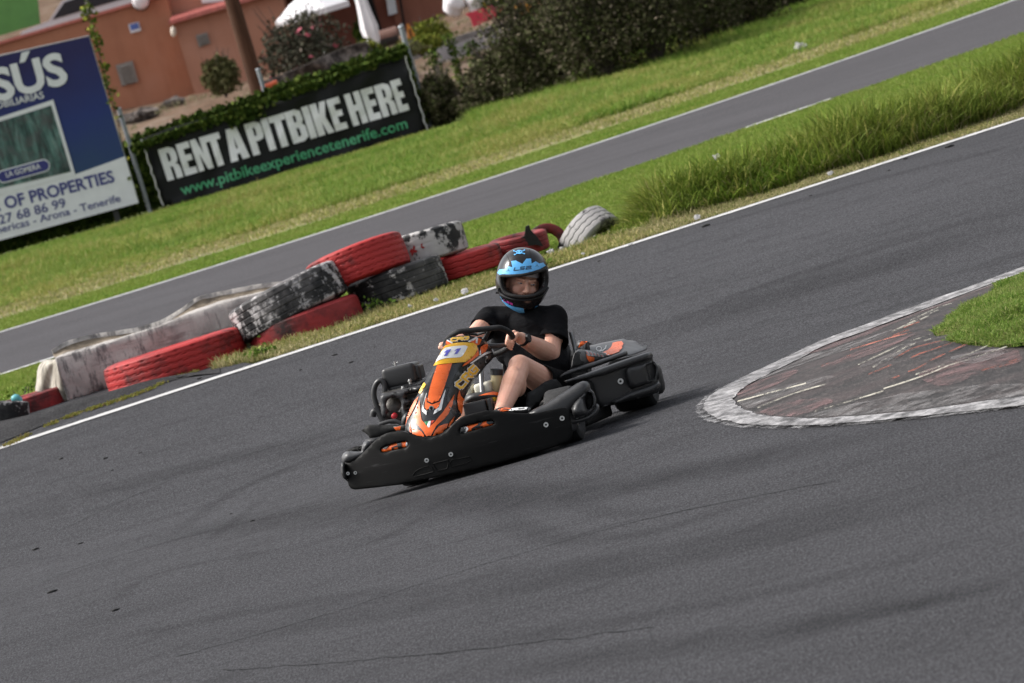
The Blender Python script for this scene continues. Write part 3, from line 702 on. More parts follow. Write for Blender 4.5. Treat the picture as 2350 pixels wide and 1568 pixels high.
# printed handles seen through the two slots
for lp, parts in ((sl1, [(mORG, [(580, 500), (700, 430), (955, 385), (955, 470), (600, 545), (575, 520)]), (mSTK, [(585, 480), (690, 438), (700, 450), (660, 490), (585, 490)]), (mSTK, [(730, 510), (730, 470), (810, 440), (800, 415), (860, 400), (868, 478), (820, 488), (810, 462), (760, 475), (750, 505)]), (mWHT, [(928, 390), (956, 400), (958, 445), (938, 470), (915, 440)])]),
                 (sl2, [(mORG, [(1640, 215), (1850, 140), (2110, 95), (2115, 165), (1800, 262), (1640, 285)]), (mSTK, [(1635, 205), (1720, 195), (1740, 230), (1725, 285), (1640, 285)]), (mWHT, [(1640, 205), (1745, 198), (1760, 225), (1715, 280), (1695, 275), (1725, 225), (1640, 222)]), (mSTK, [(1800, 215), (1880, 170), (1900, 150), (1960, 130), (1905, 185), (1950, 178), (1945, 200), (1850, 215), (1840, 245), (1800, 255)]), (mSTK, [(2000, 108), (2110, 95), (2115, 140), (2040, 160), (2005, 150)])])):
    hb = MB(); c = Z(lambda x, y: (x, y), lp)
    base = puff('handle', lp, lambda p: fdep(p) + .010, .008, .01, 7, 3, mORG, parent=bumper)
    ss = Sticker(base)
    inside = lp
    for m, pl in parts[1:]: ss.poly(m, [q for q in Z(ze, pl)], .0025, 4)
    ss.build('sticker', base)
def bolt(p, dep, r=.011, parent=bumper):
    c = KP(p, dep); b = MB(); n = kray(p).normalized()
    b.cyl(c - n * .012, c + n * .01, r, r * 1.15, 14); b.cur = 1; b.cyl(c - n * .0135, c, r * .45, seg=6)
    return b.build('bolt', [mSTEEL, mDARK], parent, True)
for q in ((140, 820), (240, 812), (1197, 645), (1522, 565)): bolt(ze(*q), fdep(ze(*q)), .0105 if q[0] > 500 else .008)
for q in ((577, 1253), (779, 1172)): bolt(zd(*q), fdep(zd(*q)), .0115)

# ---- swollen end pods of the front bumper
def lindep(p0, y0, p1, y1):
    dx, dy = p1[0] - p0[0], p1[1] - p0[1]; L = dx * dx + dy * dy
    return lambda p: y0 + (y1 - y0) * (((p[0] - p0[0]) * dx + (p[1] - p0[1]) * dy) / L)
pe = puff('bumper_end', Z(zd, [(330, 1120), (420, 1060), (560, 990), (700, 905), (840, 815), (960, 735), (1040, 705), (1095, 712), (1130, 750), (1140, 800), (1130, 850), (1090, 930), (1000, 1010), (940, 1090), (900, 1160), (700, 1200), (420, 1180)]), lindep(zd(330, 1120), .16, zd(1130, 760), .30), .05, .12, 22, 9, mBLK)
hole = Z(zd, [(1063, 905), (1090, 865), (1130, 856), (1158, 905), (1168, 985), (1140, 1040), (1112, 1066), (1090, 1050), (1072, 980)])
pe2 = puff('end_cap', Z(zd, [(895, 1050), (930, 985), (1000, 905), (1070, 835), (1130, 800), (1180, 845), (1210, 930), (1205, 1010), (1150, 1085), (1060, 1140), (970, 1168), (915, 1130)]), lindep(zd(900, 1060), .17, zd(1200, 900), .30), .06, .10, 12, 7, mBLK, [hole], pe)
hb = puff('slot', hole, lambda p: .29, .0, .01, 5, 6, mDARK, parent=pe)
pe3 = puff('lower_roll', Z(zd, [(860, 1120), (960, 1175), (1080, 1145), (1180, 1070), (1215, 985), (1245, 1010), (1250, 1060), (1225, 1110), (1150, 1175), (1050, 1215), (940, 1240), (860, 1270), (800, 1330), (780, 1250)]), lindep(zd(860, 1150), .17, zd(1240, 1040), .34), .03, .08, 9, 7, mBLK, parent=pe)
lh = Z(ze, [(168, 515), (185, 490), (250, 468), (330, 448), (322, 490), (322, 524), (190, 524)])
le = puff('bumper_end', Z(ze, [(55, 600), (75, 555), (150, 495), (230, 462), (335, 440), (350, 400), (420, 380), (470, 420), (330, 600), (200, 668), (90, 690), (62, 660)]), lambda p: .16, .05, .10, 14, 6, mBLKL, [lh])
puff('slot', lh, lambda p: .20, .0, .01, 5, 6, mDARK, parent=le)
puff('lower_roll', Z(ze, [(48, 700), (62, 668), (95, 672), (105, 800), (130, 905), (125, 920), (80, 890), (45, 830)]), lambda p: .13, .03, .06, 6, 5, mBLK, parent=le)
# body behind the bumper that closes the gap to the front wheels
bk = MB(); bk.box((-.09, .20, .10), (1.04, .16, .10), bev=.03); bk.box((-.09, .62, .045), (.66, 1.1, .012)); bk.build('floor_tray', mBLK, kart, True)
sk = MB(); sk.box((.40, .80, .15), (.06, .62, .20), bev=.02); sk.build('gap_filler', mBLK2, kart, True)  # added dark box that fills and darkens the gap ahead of the rear wheel
fr = MB()
for x in (-.32, .16): fr.tube([(x, .16, .07), (x, .5, .07), (x * .9, 1.0, .07), (x, 1.45, .08)], .014, 10)
fr.tube([(-.5, .36, .13), (.36, .36, .13)], .014, 10); fr.tube([(-.52, 1.30, .14), (.5, 1.30, .14)], .018, 12)
fr.build('chassis', mTUBE, kart, True)

# ---- nose panel
NL = Z(zc, [(690, 1330), (694, 1270), (712, 1180), (735, 1100), (775, 1010), (815, 930), (850, 870), (900, 770), (950, 690), (1000, 602), (1060, 500), (1115, 390), (1155, 300), (1185, 230), (1210, 190), (1250, 162)])
NR = Z(zc, [(1330, 1200), (1395, 1140), (1402, 1080), (1412, 1020), (1428, 950), (1455, 880), (1490, 815), (1530, 750), (1580, 680), (1640, 600), (1700, 520), (1770, 450), (1812, 400), (1775, 300), (1715, 215), (1640, 160)])
NT_ = Z(zc, [(1300, 148), (1370, 136), (1440, 134), (1500, 137), (1570, 146)])
NB_ = Z(zc, [(1240, 1290), (1150, 1360), (1060, 1395), (960, 1405), (860, 1395), (760, 1370)])
nloop = NL + NT_ + NR[::-1] + NB_
axis_pts = Z(zc, [(985, 1400), (1010, 1180), (1020, 1045), (1045, 900), (1120, 680), (1190, 520), (1290, 350), (1385, 185), (1420, 130)])
def ndep(p):
    # distance along the nose, then fall away from the centre ridge
    best = None; L = 0; tot = sum(math.dist(a, b) for a, b in zip(axis_pts, axis_pts[1:])); acc = 0; bd = 1e9
    for a, b in zip(axis_pts, axis_pts[1:]):
        dx, dy = b[0] - a[0], b[1] - a[1]; q = dx * dx + dy * dy; t = max(0, min(1, ((p[0] - a[0]) * dx + (p[1] - a[1]) * dy) / q))
        d = math.hypot(p[0] - a[0] - t * dx, p[1] - a[1] - t * dy)
        if d < bd: bd = d; s = (acc + t * math.sqrt(q)) / tot; side = (p[0] - a[0]) * dy - (p[1] - a[1]) * dx
        acc += math.sqrt(q)
    y = .07 + .40 * s ** 1.15 + .08 * max(0, s - .8) / .2
    k = bd / 60.0
    return y + (.10 if side < 0 else .075) * k ** 2.2
nose = puff('nose_panel', nloop, ndep, .005, .012, 3, 6.5, mSTK)
sn = Sticker(nose)
for pl in ([(1095, 515), (1180, 495), (1280, 480), (1235, 620), (1190, 760), (1150, 870), (1110, 955), (1030, 988), (975, 960), (985, 880), (1010, 770), (1050, 640)],
           [(962, 905), (963, 975), (1028, 1006), (1118, 972), (1168, 880), (1140, 985), (1080, 1062), (1020, 1035), (965, 1072), (940, 1040), (945, 960)],
           [(878, 950), (886, 1100), (900, 1195), (985, 1298), (1060, 1225), (1160, 1100), (1220, 1005), (1303, 870), (1280, 1000), (1230, 1115), (1180, 1180), (1080, 1270), (1015, 1392), (960, 1392), (900, 1310), (830, 1230), (805, 1190), (830, 1080)],
           [(780, 1306), (850, 1316), (900, 1340), (935, 1385), (930, 1398), (850, 1388), (790, 1362)],
           [(752, 1230), (768, 1290), (780, 1352), (757, 1345)],
           [(868, 900), (832, 1000), (772, 1120), (722, 1200), (703, 1275), (722, 1160), (765, 1050), (815, 955)],
           [(1225, 1240), (1205, 1290), (1170, 1345), (1090, 1385), (1035, 1395), (1065, 1332), (1112, 1277), (1180, 1247)],
           [(1306, 1150), (1285, 1212), (1222, 1292), (1240, 1232), (1270, 1190)],
           [(1365, 815), (1380, 890), (1430, 940), (1412, 1030), (1393, 1130), (1352, 1060), (1335, 950), (1345, 880)],
           [(1722, 238), (1680, 240), (1635, 270), (1625, 300), (1640, 370), (1690, 340), (1718, 285)],
           [(1595, 290), (1610, 380), (1540, 440), (1480, 485), (1400, 525), (1425, 490), (1520, 420), (1585, 340)],
           [(1208, 205), (1280, 238), (1200, 268), (1165, 290), (1180, 228)], [(1480, 218), (1580, 158), (1645, 182), (1620, 240), (1575, 262), (1540, 232)]):
    sn.poly(mORG, Z(zc, pl), .0034, 8)
for pl in ([(960, 860), (966, 872), (922, 1010), (932, 1060), (966, 1090), (962, 1140), (910, 1090), (905, 1060), (935, 955)], [(1190, 812), (1192, 832), (1165, 952), (1142, 1070), (1045, 1130), (1062, 1080), (1112, 1040), (1152, 905)],
           [(1782, 318), (1700, 343), (1640, 378), (1560, 440), (1488, 490), (1520, 488), (1600, 430), (1660, 392), (1772, 336)], [(1218, 196), (1290, 238), (1275, 246), (1212, 210)], [(1470, 216), (1580, 148), (1600, 170), (1590, 232), (1570, 226), (1572, 178), (1490, 226)], [(1610, 385), (1625, 310), (1635, 380)]):
    sn.poly(mWHT, Z(zc, pl), .0044, 8)
sn.poly(mYEL, Z(zc, [(1195, 270), (1280, 242), (1400, 228), (1540, 233), (1580, 262), (1590, 310), (1550, 382), (1500, 430), (1440, 467), (1300, 482), (1150, 497), (1050, 522), (1090, 450), (1150, 340)]), .0046, 8)
sn.poly(mWHT, Z(zc, [(1190, 302), (1290, 281), (1440, 268), (1466, 285), (1440, 340), (1400, 398), (1370, 415), (1200, 427), (1130, 447), (1085, 467), (1120, 400), (1165, 332)]), .0058, 8)
for pl in ([(1215, 328), (1264, 321), (1214, 398), (1174, 403), (1212, 350), (1172, 366)], [(1336, 313), (1386, 306), (1338, 375), (1297, 381), (1336, 330), (1292, 348)]): sn.poly(mBLUE, Z(zc, pl), .0072, 5)
sn.poly(mGRN, Z(zc, [(930, 1218), (985, 1212), (968, 1268), (955, 1258)]), .0024, 6); sn.poly(mWHT, Z(zc, [(985, 1212), (1016, 1208), (1000, 1288), (985, 1292), (968, 1272)]), .0024, 6); sn.poly(mREDS, Z(zc, [(1016, 1208), (1060, 1200), (1008, 1278)]), .0024, 6)
# lettering: three block letters drawn with strokes in a unit box
GL = {'C': [[(1, .12), (.25, .0), (.0, .2), (.0, .8), (.22, 1), (.9, 1)]], 'R': [[(0, 1), (.06, 0), (.85, 0), (1, .25), (.85, .52), (.2, .52)], [(.5, .52), (1, 1)]], 'G': [[(1, .1), (.25, 0), (0, .2), (0, .8), (.22, 1), (.85, 1), (.95, .55), (.55, .55)]],
      'R2': []}
def letters(stk, word, frame, wd, gap, mats, widths, offs):
    for m, w, of in zip(mats, widths, offs):
        x = 0
        for ch in word:
            for st_ in GL[ch]: stk.stroke(m, [frame(x + a * wd, b) for a, b in st_], w, of)
            x += wd + gap
def frame_of(o, ex, ey): return lambda x, y: zc(o[0] + ex[0] * x + ey[0] * y, o[1] + ex[1] * x + ey[1] * y)
fr1 = frame_of((1272, 180), (215, -28), (-8, 36)); letters(sn, 'CRG', fr1, .29, .06, (mWHT, mGOLD), (3.6, 2.4), (.004, .0055))
fr2 = frame_of((1312, 752), (212, -242), (74, 48)); letters(sn, 'CRG', fr2, .27, .10, (mWHT, mGOLD), (7.8, 4.8), (.0045, .0062))
fr3 = frame_of((872, 842), (62, -110), (14, 16)); letters(sn, 'CRG', fr3, .27, .08, (mGOLD,), (2.6,), (.003,))
# panel joint lines
sn.stroke(mDARK, Z(zc, [(920, 850), (960, 810), (1030, 782), (1110, 772), (1180, 776), (1245, 790)]), .7, .003)
sn.stroke(mDARK, Z(zc, [(1245, 790), (1215, 870), (1212, 960), (1240, 1040), (1290, 1100), (1350, 1150)]), .7, .003); sn.stroke(mDARK, Z(zc, [(1590, 330), (1440, 460), (1330, 610), (1260, 770)]), .5, .003)
sn.build('sticker', nose)
for q, r in (((1020, 1045), .012), ((1247, 1047), .008), ((832, 1107), .006)):
    p = zc(*q); h = sn.hit(p, 0); b = MB(); n = kray(p).normalized()
    b.cyl(h - n * .005, h + n * .006, r, r, 16); b.cur = 1; b.cyl(h - n * .0062, h, r * .62, r * .62, 12); b.build('fastener', [mSTEEL, mDARK], nose, True)
b = MB(); h = sn.hit(zc(1700, 410), .004); b.ell(h, .008, u=10, v=8)
b.tube([KP(zc(x, y), h.y - .012) for x, y in ((1690, 405), (1715, 402), (1722, 420), (1700, 435), (1698, 455), (1708, 478))], .0022, 6); b.build('clip', mSTEEL, nose, True)

# ---- steering wheel
wc = KP(zb(680, 1285), .70)
wn = Vector((0, .47, .88)).normalized(); wu0 = Vector((0, -.88, .47)).normalized(); wx0 = Vector((1, 0, 0))
wa = R(-17); WX = wx0 * math.cos(wa) + wu0 * math.sin(wa); WU = -wx0 * math.sin(wa) + wu0 * math.cos(wa)
def wheel_pt(t, r=.162):
    c, s_ = math.cos(t), math.sin(t)
    if s_ > 0: s_ = min(s_, .80) * 1.04
    return wc + WX * (r * c) + WU * (r * s_)
sw = empty('steering_wheel'); sw.parent = kart
b = MB(); b.tube([wheel_pt(2 * math.pi * i / 72) for i in range(72)], .0135, 12, closed=True); b.build('rim', M('black grip foam', (.005, .005, .0055), .75, .2, 40, .3, 150), sw, True)
b = MB()
for t in (R(70), R(118), R(200), R(-20)):
    a = wheel_pt(t, .155); d = (a - wc); b.tube([wc + d * .15 - wn * .02, wc + d * .6 - wn * .012, a], [.016, .011, .010], 8)
b.tube([wheel_pt(R(70), .135), wheel_pt(R(95), .10), wheel_pt(R(118), .135)], .007, 8); b.cyl(wc - wn * .04, wc + wn * .012, .034); b.build('spokes', mBLK, sw, True)
b = MB(); b.cyl(wc - wn * .03, wc - wn * .45 + Vector((0, -.10, 0)), .012); b.build('steering_column', mTUBE, kart, True)

# ---- side pod and covers on the driver's left
pd = lindep(zd(800, 700), .70, zd(2000, 560), 1.14)
pod = puff('side_pod', Z(zd, [(795, 715), (860, 690), (950, 650), (1120, 590), (1300, 522), (1450, 470), (1600, 418), (1740, 372), (1840, 342), (1890, 345), (1918, 375), (1915, 430), (1940, 470), (1975, 520), (1995, 590), (1990, 680), (2010, 740), (2008, 800), (1975, 850), (1880, 888), (1780, 915), (1660, 945), (1500, 975), (1380, 1005), (1260, 1030), (1225, 960), (1180, 840), (1130, 740), (1080, 690), (1000, 672), (920, 690), (830, 735)]), pd, .012, .20, 12, 11, mBLK)
slot = Z(zd, [(1842, 520), (1865, 500), (1912, 487), (1940, 515), (1950, 580), (1938, 660), (1885, 690), (1872, 640), (1855, 580)])
b1 = puff('raised_box', Z(zd, [(1570, 560), (1600, 530), (1750, 490), (1900, 455), (1955, 470), (1990, 530), (2008, 610), (2000, 680), (1900, 725), (1760, 775), (1660, 808), (1622, 790), (1598, 690)]), lambda p: pd(p) - .012, .035, .06, 9, 7, mBLK, [slot], pod)
puff('slot', slot, lambda p: pd(p) + .01, 0, .01, 5, 6, mDARK, parent=pod)
puff('lower_roll', Z(zd, [(1390, 960), (1500, 915), (1640, 830), (1720, 805), (1860, 760), (1990, 705), (2015, 745), (2010, 800), (1960, 850), (1860, 890), (1700, 930), (1500, 975), (1400, 990)]), lambda p: pd(p) - .01, .04, .06, 10, 8, mBLK, parent=pod)
puff('upper_roll', Z(zd, [(800, 705), (950, 655), (1120, 595), (1300, 528), (1600, 424), (1840, 345), (1890, 345), (1918, 375), (1910, 430), (1750, 480), (1560, 545), (1300, 640), (1000, 700), (830, 735)]), lambda p: pd(p) - .006, .035, .06, 9, 8, mBLK, parent=pod)
bolt(zd(1512, 708), pd(zd(1512, 708)) - .012, .014, pod)
puff('pod_cover', Z(zd, [(748, 655), (790, 610), (850, 575), (960, 530), (1080, 490), (1200, 455), (1400, 388), (1570, 325), (1595, 330), (1606, 370), (1570, 395), (1400, 455), (1250, 510), (1100, 560), (950, 600), (830, 640), (770, 668)]), lindep(zd(750, 650), .80, zd(1600, 350), 1.30), .03, .05, 8, 8, mBLK, parent=pod)
mMIST = M('silver grey sticker', (.30, .30, .31), .4, .1, 30)
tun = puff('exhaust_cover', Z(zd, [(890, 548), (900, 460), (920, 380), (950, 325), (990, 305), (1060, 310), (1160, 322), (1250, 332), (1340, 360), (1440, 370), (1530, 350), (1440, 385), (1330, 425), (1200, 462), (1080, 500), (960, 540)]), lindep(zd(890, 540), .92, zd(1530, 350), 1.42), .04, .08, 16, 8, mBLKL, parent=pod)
puff('opening', Z(zd, [(905, 530), (915, 430), (940, 355), (980, 330), (1015, 345), (1045, 400), (1062, 465), (1040, 500), (970, 525)]), lindep(zd(890, 540), .875, zd(1530, 350), 1.42), .004, .01, 5, 6, mDARK, parent=tun)
s2 = Sticker(tun); s2.poly(mORG, Z(zd, [(1075, 370), (1120, 395), (1180, 410), (1175, 452), (1110, 460), (1085, 420)]), .002, 7)
for i in range(5): s2.poly(mMIST, Z(zd, [(1062 + i * 46, 326 + i * 10), (1102 + i * 46, 334 + i * 10), (1128 + i * 42, 394 + i * 3), (1090 + i * 44, 390 + i * 3)]), .0032, 5); s2.stroke(mREDS, Z(zd, [(1078 + i * 46, 344 + i * 10), (1098 + i * 44, 372 + i * 6)]), 1.5, .0045)
s2.build('sticker', tun)
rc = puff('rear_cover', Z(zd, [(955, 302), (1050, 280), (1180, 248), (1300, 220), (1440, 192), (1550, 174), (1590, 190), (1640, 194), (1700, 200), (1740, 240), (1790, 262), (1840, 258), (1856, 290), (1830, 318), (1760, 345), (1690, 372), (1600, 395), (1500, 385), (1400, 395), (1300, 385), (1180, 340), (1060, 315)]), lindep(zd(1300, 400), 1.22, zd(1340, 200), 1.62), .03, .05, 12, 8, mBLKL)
s3 = Sticker(rc); s3.poly(mORG, Z(zd, [(1412, 232), (1470, 220), (1525, 212), (1546, 240), (1530, 300), (1490, 345), (1420, 372), (1345, 388), (1285, 352), (1350, 325), (1392, 285)]), .003, 7)
s3.poly(mWHT, Z(zd, [(1275, 345), (1300, 350), (1375, 388), (1350, 388)]), .003, 7)
s3.stroke(mSTEEL, [zd(1240 + 32 * math.cos(t), 305 + 26 * math.sin(t)) for t in np.linspace(0, 2 * math.pi, 13)], 1.6, .003); s3.stroke(mSTEEL, Z(zd, [(1240, 340), (1290, 325), (1320, 300), (1330, 268)]), 2.2, .003)
s3.build('sticker', rc)
lc = puff('rear_cover', Z(zd, [(950, 295), (965, 240), (985, 190), (1010, 195), (1060, 210), (1110, 210), (1150, 232), (1148, 246), (1080, 268), (1000, 290)]), lambda p: 1.62, .03, .05, 8, 6, mBLK)
s4 = Sticker(lc); s4.poly(mORG, Z(zd, [(985, 282), (1015, 212), (1080, 214), (1118, 226), (1095, 250), (1020, 276)]), .003, 6); s4.build('sticker', lc)
# low guard sheet beside the driver's leg and a rolled printed cover in front of it
gd = puff('leg_guard', Z(zd, [(318, 1035), (330, 930), (340, 855), (400, 826), (480, 775), (560, 715), (640, 685), (715, 682), (750, 720), (800, 790), (815, 815), (720, 855), (620, 885), (540, 925), (500, 1000), (440, 1040)]), lindep(zd(320, 1000), .46, zd(800, 760), .80), .004, .006, 4, 9, mBLK2)
puff('wheel_arch', Z(zd, [(490, 1010), (520, 955), (580, 915), (680, 880), (760, 860), (800, 850), (700, 920), (560, 1000)]), lambda p: .36, .03, .05, 8, 8, mBLK)
cv = puff('printed_cover', Z(zd, [(-60, 1085), (-20, 1060), (40, 1042), (120, 1045), (230, 1036), (340, 1034), (385, 1040), (388, 1075), (350, 1115), (250, 1112), (100, 1098), (-40, 1095)]), lambda p: .20, .03, .04, 7, 6, mBLK)
s5 = Sticker(cv); s5.poly(mORG, Z(zd, [(-50, 1086), (-10, 1062), (60, 1044), (140, 1052), (110, 1070), (20, 1090)]), .0016, 6); s5.poly(mWHT, Z(zd, [(150, 1052), (240, 1042), (350, 1038), (335, 1062), (200, 1070), (110, 1078)]), .0016, 6); s5.build('sticker', cv)
puff('edge_trim', Z(zd, [(335, 1112), (345, 1065), (365, 1038), (388, 1042), (388, 1075), (372, 1110)]), lambda p: .19, .02, .03, 5, 5, mBLK, parent=cv)

# ---- seat with its grey stay
def seat():
    V = []; Fc = []; nx, ny = 15, 18
    for j in range(ny):
        t = j / (ny - 1)
        # profile from the front lip, over the base, up the back rest
        if t < .45: y = .80 + t / .45 * .36; z = .12 - .035 * math.sin(t / .45 * math.pi)
        else: u = (t - .45) / .55; y = 1.16 + .22 * u + .03 * math.sin(u * math.pi); z = .12 + .27 * u
        for i in range(nx):
            s_ = -1 + 2 * i / (nx - 1); wdt = .20 + (.02 if t > .45 else 0)
            up = .11 * abs(s_) ** 3 * (1 if t < .5 else 0.3); fw = .16 * abs(s_) ** 3 * (max(0, t - .3) / .7)
            V.append(Vector((.115 + s_ * wdt + .06 * (t - .45) * (t > .45), y - fw, z + up)))
    for j in range(ny - 1):
        for i in range(nx - 1): Fc.append((j * nx + i, j * nx + i + 1, (j + 1) * nx + i + 1, (j + 1) * nx + i))
    o = mesh('seat', V, Fc, mBLK, kart, True); m = o.modifiers.new('s', 'SOLIDIFY'); m.thickness = .012; m.offset = 0
seat()
b = MB(); b.tube([KP(zd(890, 95), 1.34), KP(zd(925, 230), 1.33), KP(zd(945, 330), 1.32), KP(zd(950, 520), 1.30)], .012, 12); b.build('seat_stay', mTUBE, kart, True)
puff('seat_wing', Z(zd, [(720, 660), (730, 520), (760, 330), (800, 270), (870, 250), (890, 330), (880, 480), (860, 580), (760, 640)]), lambda p: 1.26, .01, .05, 8, 8, mBLK)

# ---- fuel tank with filler, brake pedal box and printed fairing between the legs
tk = MB()
tk.box(KP(zc(1690, 790), .60), (.040 * 2.0, .12, .055), bev=.016); tk.box(KP(zc(1510, 810), .60), (.03, .10, .05), bev=.01)
tank = tk.build('fuel_tank', mTANK2, kart, True)
nk = MB(); nk.tube([KP(zc(1830, 830), .62), KP(zc(1850, 740), .62), KP(zc(1838, 610), .62)], [.026, .031, .028], 18); nk.build('filler_neck', mTANK, tank, True)
cp_ = MB(); cp_.cyl(KP(zc(1835, 625), .62), KP(zc(1838, 555), .62), .033, .031, 22); cp_.build('filler_cap', mBLK, tank, True)
pb = puff('fairing', Z(zc, [(1450, 880), (1560, 850), (1780, 826), (1880, 850), (1870, 980), (1700, 940), (1420, 1000)]), lambda p: .50, .03, .04, 12, 9, mBLK)
s6 = Sticker(pb); s6.poly(mORG, Z(zc, [(1610, 892), (1700, 862), (1790, 842), (1872, 856), (1868, 892), (1780, 876)]), .002, 7)
letters(s6, 'RG', frame_of((1765, 922), (150, -18), (-6, 44)), .40, .1, (mGOLD,), (3.2,), (.003,)); s6.build('sticker', pb)
b = MB(); b.box(KP(zc(1590, 1040), .36), (.11, .08, .06), bev=.008); b.box(KP(zc(1770, 1010), .34), (.02, .05, .07), bev=.005); b.build('pedal_box', mBLK, kart, True)

# ---- engine on the driver's right
eng = empty('engine'); eng.parent = kart
ab = KP(zc(655, 625), .98); b = MB(); b.box(ab, (.168, .14, .098), bev=.022); b.box(ab + Vector((.088, .0, -.004)), (.03, .10, .07), bev=.012)
b.box(ab + Vector((0, 0, -.055)), (.15, .12, .03), bev=.01); airbox = b.build('airbox', mBLK, eng, True)
b = MB(); q = ab + Vector((-.02, -.01, .05)); b.cyl(q, q + Vector((0, 0, .022)), .004); b.tube([q + Vector((-.014, 0, .012)), q + Vector((0, 0, .005)), q + Vector((.014, 0, .014))], .003, 6); b.build('wing_nut', mSTEEL, airbox, True)
gh1 = [zc(460 + 90 + 95 * math.cos(t), 1000 + 95 * math.sin(t)) for t in np.linspace(0, 2 * math.pi, 22)[:-1]]
gh2 = Z(zc, [(685, 910), (700, 870), (740, 850), (850, 828), (862, 860), (850, 905), (740, 935), (700, 938)])
gh3 = Z(zc, [(690, 1040), (700, 1000), (750, 980), (805, 975), (770, 1040), (720, 1085), (695, 1075)])
puff('engine_guard', Z(zc, [(380, 900), (400, 880), (480, 862), (640, 826), (860, 778), (885, 790), (840, 900), (800, 985), (745, 1100), (700, 1190), (660, 1200), (640, 1090), (470, 1100), (450, 1190), (410, 1200), (385, 1060)]), lambda p: .80, .006, .012, 3, 7, mENG, [gh1, gh2, gh3], eng)
b = MB(); g0 = KP(zc(385, 905), .80); g1 = KP(zc(880, 792), .80); dv = (g1 - g0)
V = []; Fc = []
for i in range(9):
    for j in range(7):
        t = i / 8; u = j / 6; V.append(g0 + dv * t + Vector((.012 * u, .20 * u, .008 + .018 * u + .004 * math.sin(j * 2.2))))
for i in range(8):
    for j in range(6): Fc.append((i * 7 + j, (i + 1) * 7 + j, (i + 1) * 7 + j + 1, i * 7 + j + 1))
b.add(V, Fc)
for k in range(4): b.tube([g0 + dv * (.62 + .09 * k) + Vector((0, .03, .016)), g0 + dv * (.62 + .09 * k) + Vector((.012, .19, .03))], .006, 8)
b.build('engine_cover', mENG, eng, True)
b = MB()
for q in ((750, 705), (665, 795)): b = MB(); c = KP(zc(*q), .86); b.tube([c - Vector((0, 0, .014)), c - Vector((0, 0, .003)), c - Vector((0, 0, .002)), c + Vector((0, 0, .004)), c + Vector((0, 0, .005)), c + Vector((0, 0, .010))], [.007, .007, .011, .011, .007, .006], 12); b.build('bolt', mSTEEL, eng, True)
b = MB(); c = KP(zc(570, 1050), .92); b.ell(c, (.085, .10, .075)); b.box(c + Vector((.10, .05, 0)), (.16, .18, .12), bev=.02); b.box(c + Vector((.02, .02, .06)), (.12, .14, .06), bev=.015)
for k in range(6): b.box(c + Vector((.12, .03, -.05 + .02 * k)), (.20, .20, .006))
b.build('crankcase', mALU, eng, True)
b = MB(); c = KP(zc(560, 1140), .80); b.cyl(c, c + Vector((0, -.02, 0)), .015, .013); b.ell(c + Vector((0, -.02, 0)), (.011, .004, .011)); b.build('oil_cap', mCAPR, eng, True)
b = MB(); b.tube(spline([KP(zc(x, y), .90) for x, y in ((345, 1040), (318, 960), (300, 870), (312, 780), (350, 715), (395, 698), (428, 740), (440, 800), (430, 870))], 5), .0135, 12); b.build('intake_hose', mBLK, eng, True)
b = MB(); b.tube(spline([KP(zc(x, y), .84) for x, y in ((285, 1150), (300, 1090), (345, 1085), (400, 1110), (450, 1170), (470, 1240))], 5), .016, 12)
b.tube(spline([KP(zc(x, y), .84) for x, y in ((330, 1030), (360, 1080), (390, 1140), (420, 1200))], 5), .018, 12)
b.build('exhaust_pipe', mBLK, eng, True); b = MB(); b.tube(spline([KP(zc(x, y), .6) for x, y in ((370, 1250), (480, 1215), (570, 1208), (640, 1240), (660, 1270))], 5), .010, 10); b.build('fuel_hose', mBLK, eng, True)
rp = MB(); rp.box((-.50, .92, .12), (.20, .55, .16), bev=.05); rp.build('side_pod', mBLK, kart, True)
fl = puff('mud_flap', Z(zc, [(138, 1328), (175, 1300), (205, 1265), (240, 1250), (330, 1252), (440, 1256), (560, 1252), (640, 1262), (650, 1310), (560, 1340), (440, 1390), (300, 1420), (250, 1425), (225, 1385), (180, 1350)]), lambda p: .30, .008, .01, 5, 8, M('black rubber flap', (.003, .003, .003), .8, .1))
puff('guard_arch', Z(zc, [(640, 1240), (650, 1170), (680, 1120), (720, 1098), (745, 1105), (740, 1160), (705, 1240), (690, 1300)]), lambda p: .42, .02, .02, 6, 6, mBLK)
pc = puff('printed_cover', Z(zc, [(540, 1276), (700, 1250), (712, 1262), (690, 1330), (590, 1330)]), lambda p: .26, .01, .02, 5, 6, mALU)
s7 = Sticker(pc); s7.poly(mORG, Z(zc, [(550, 1288), (640, 1272), (630, 1318), (580, 1322)]), .0016, 6); s7.build('sticker', pc)
puff('wheel_arch', Z(ze, [(330, 520), (345, 420), (380, 360), (440, 345), (540, 340), (600, 330), (500, 430), (400, 520)]), lambda p: .24, .03, .05, 8, 6, mBLK)

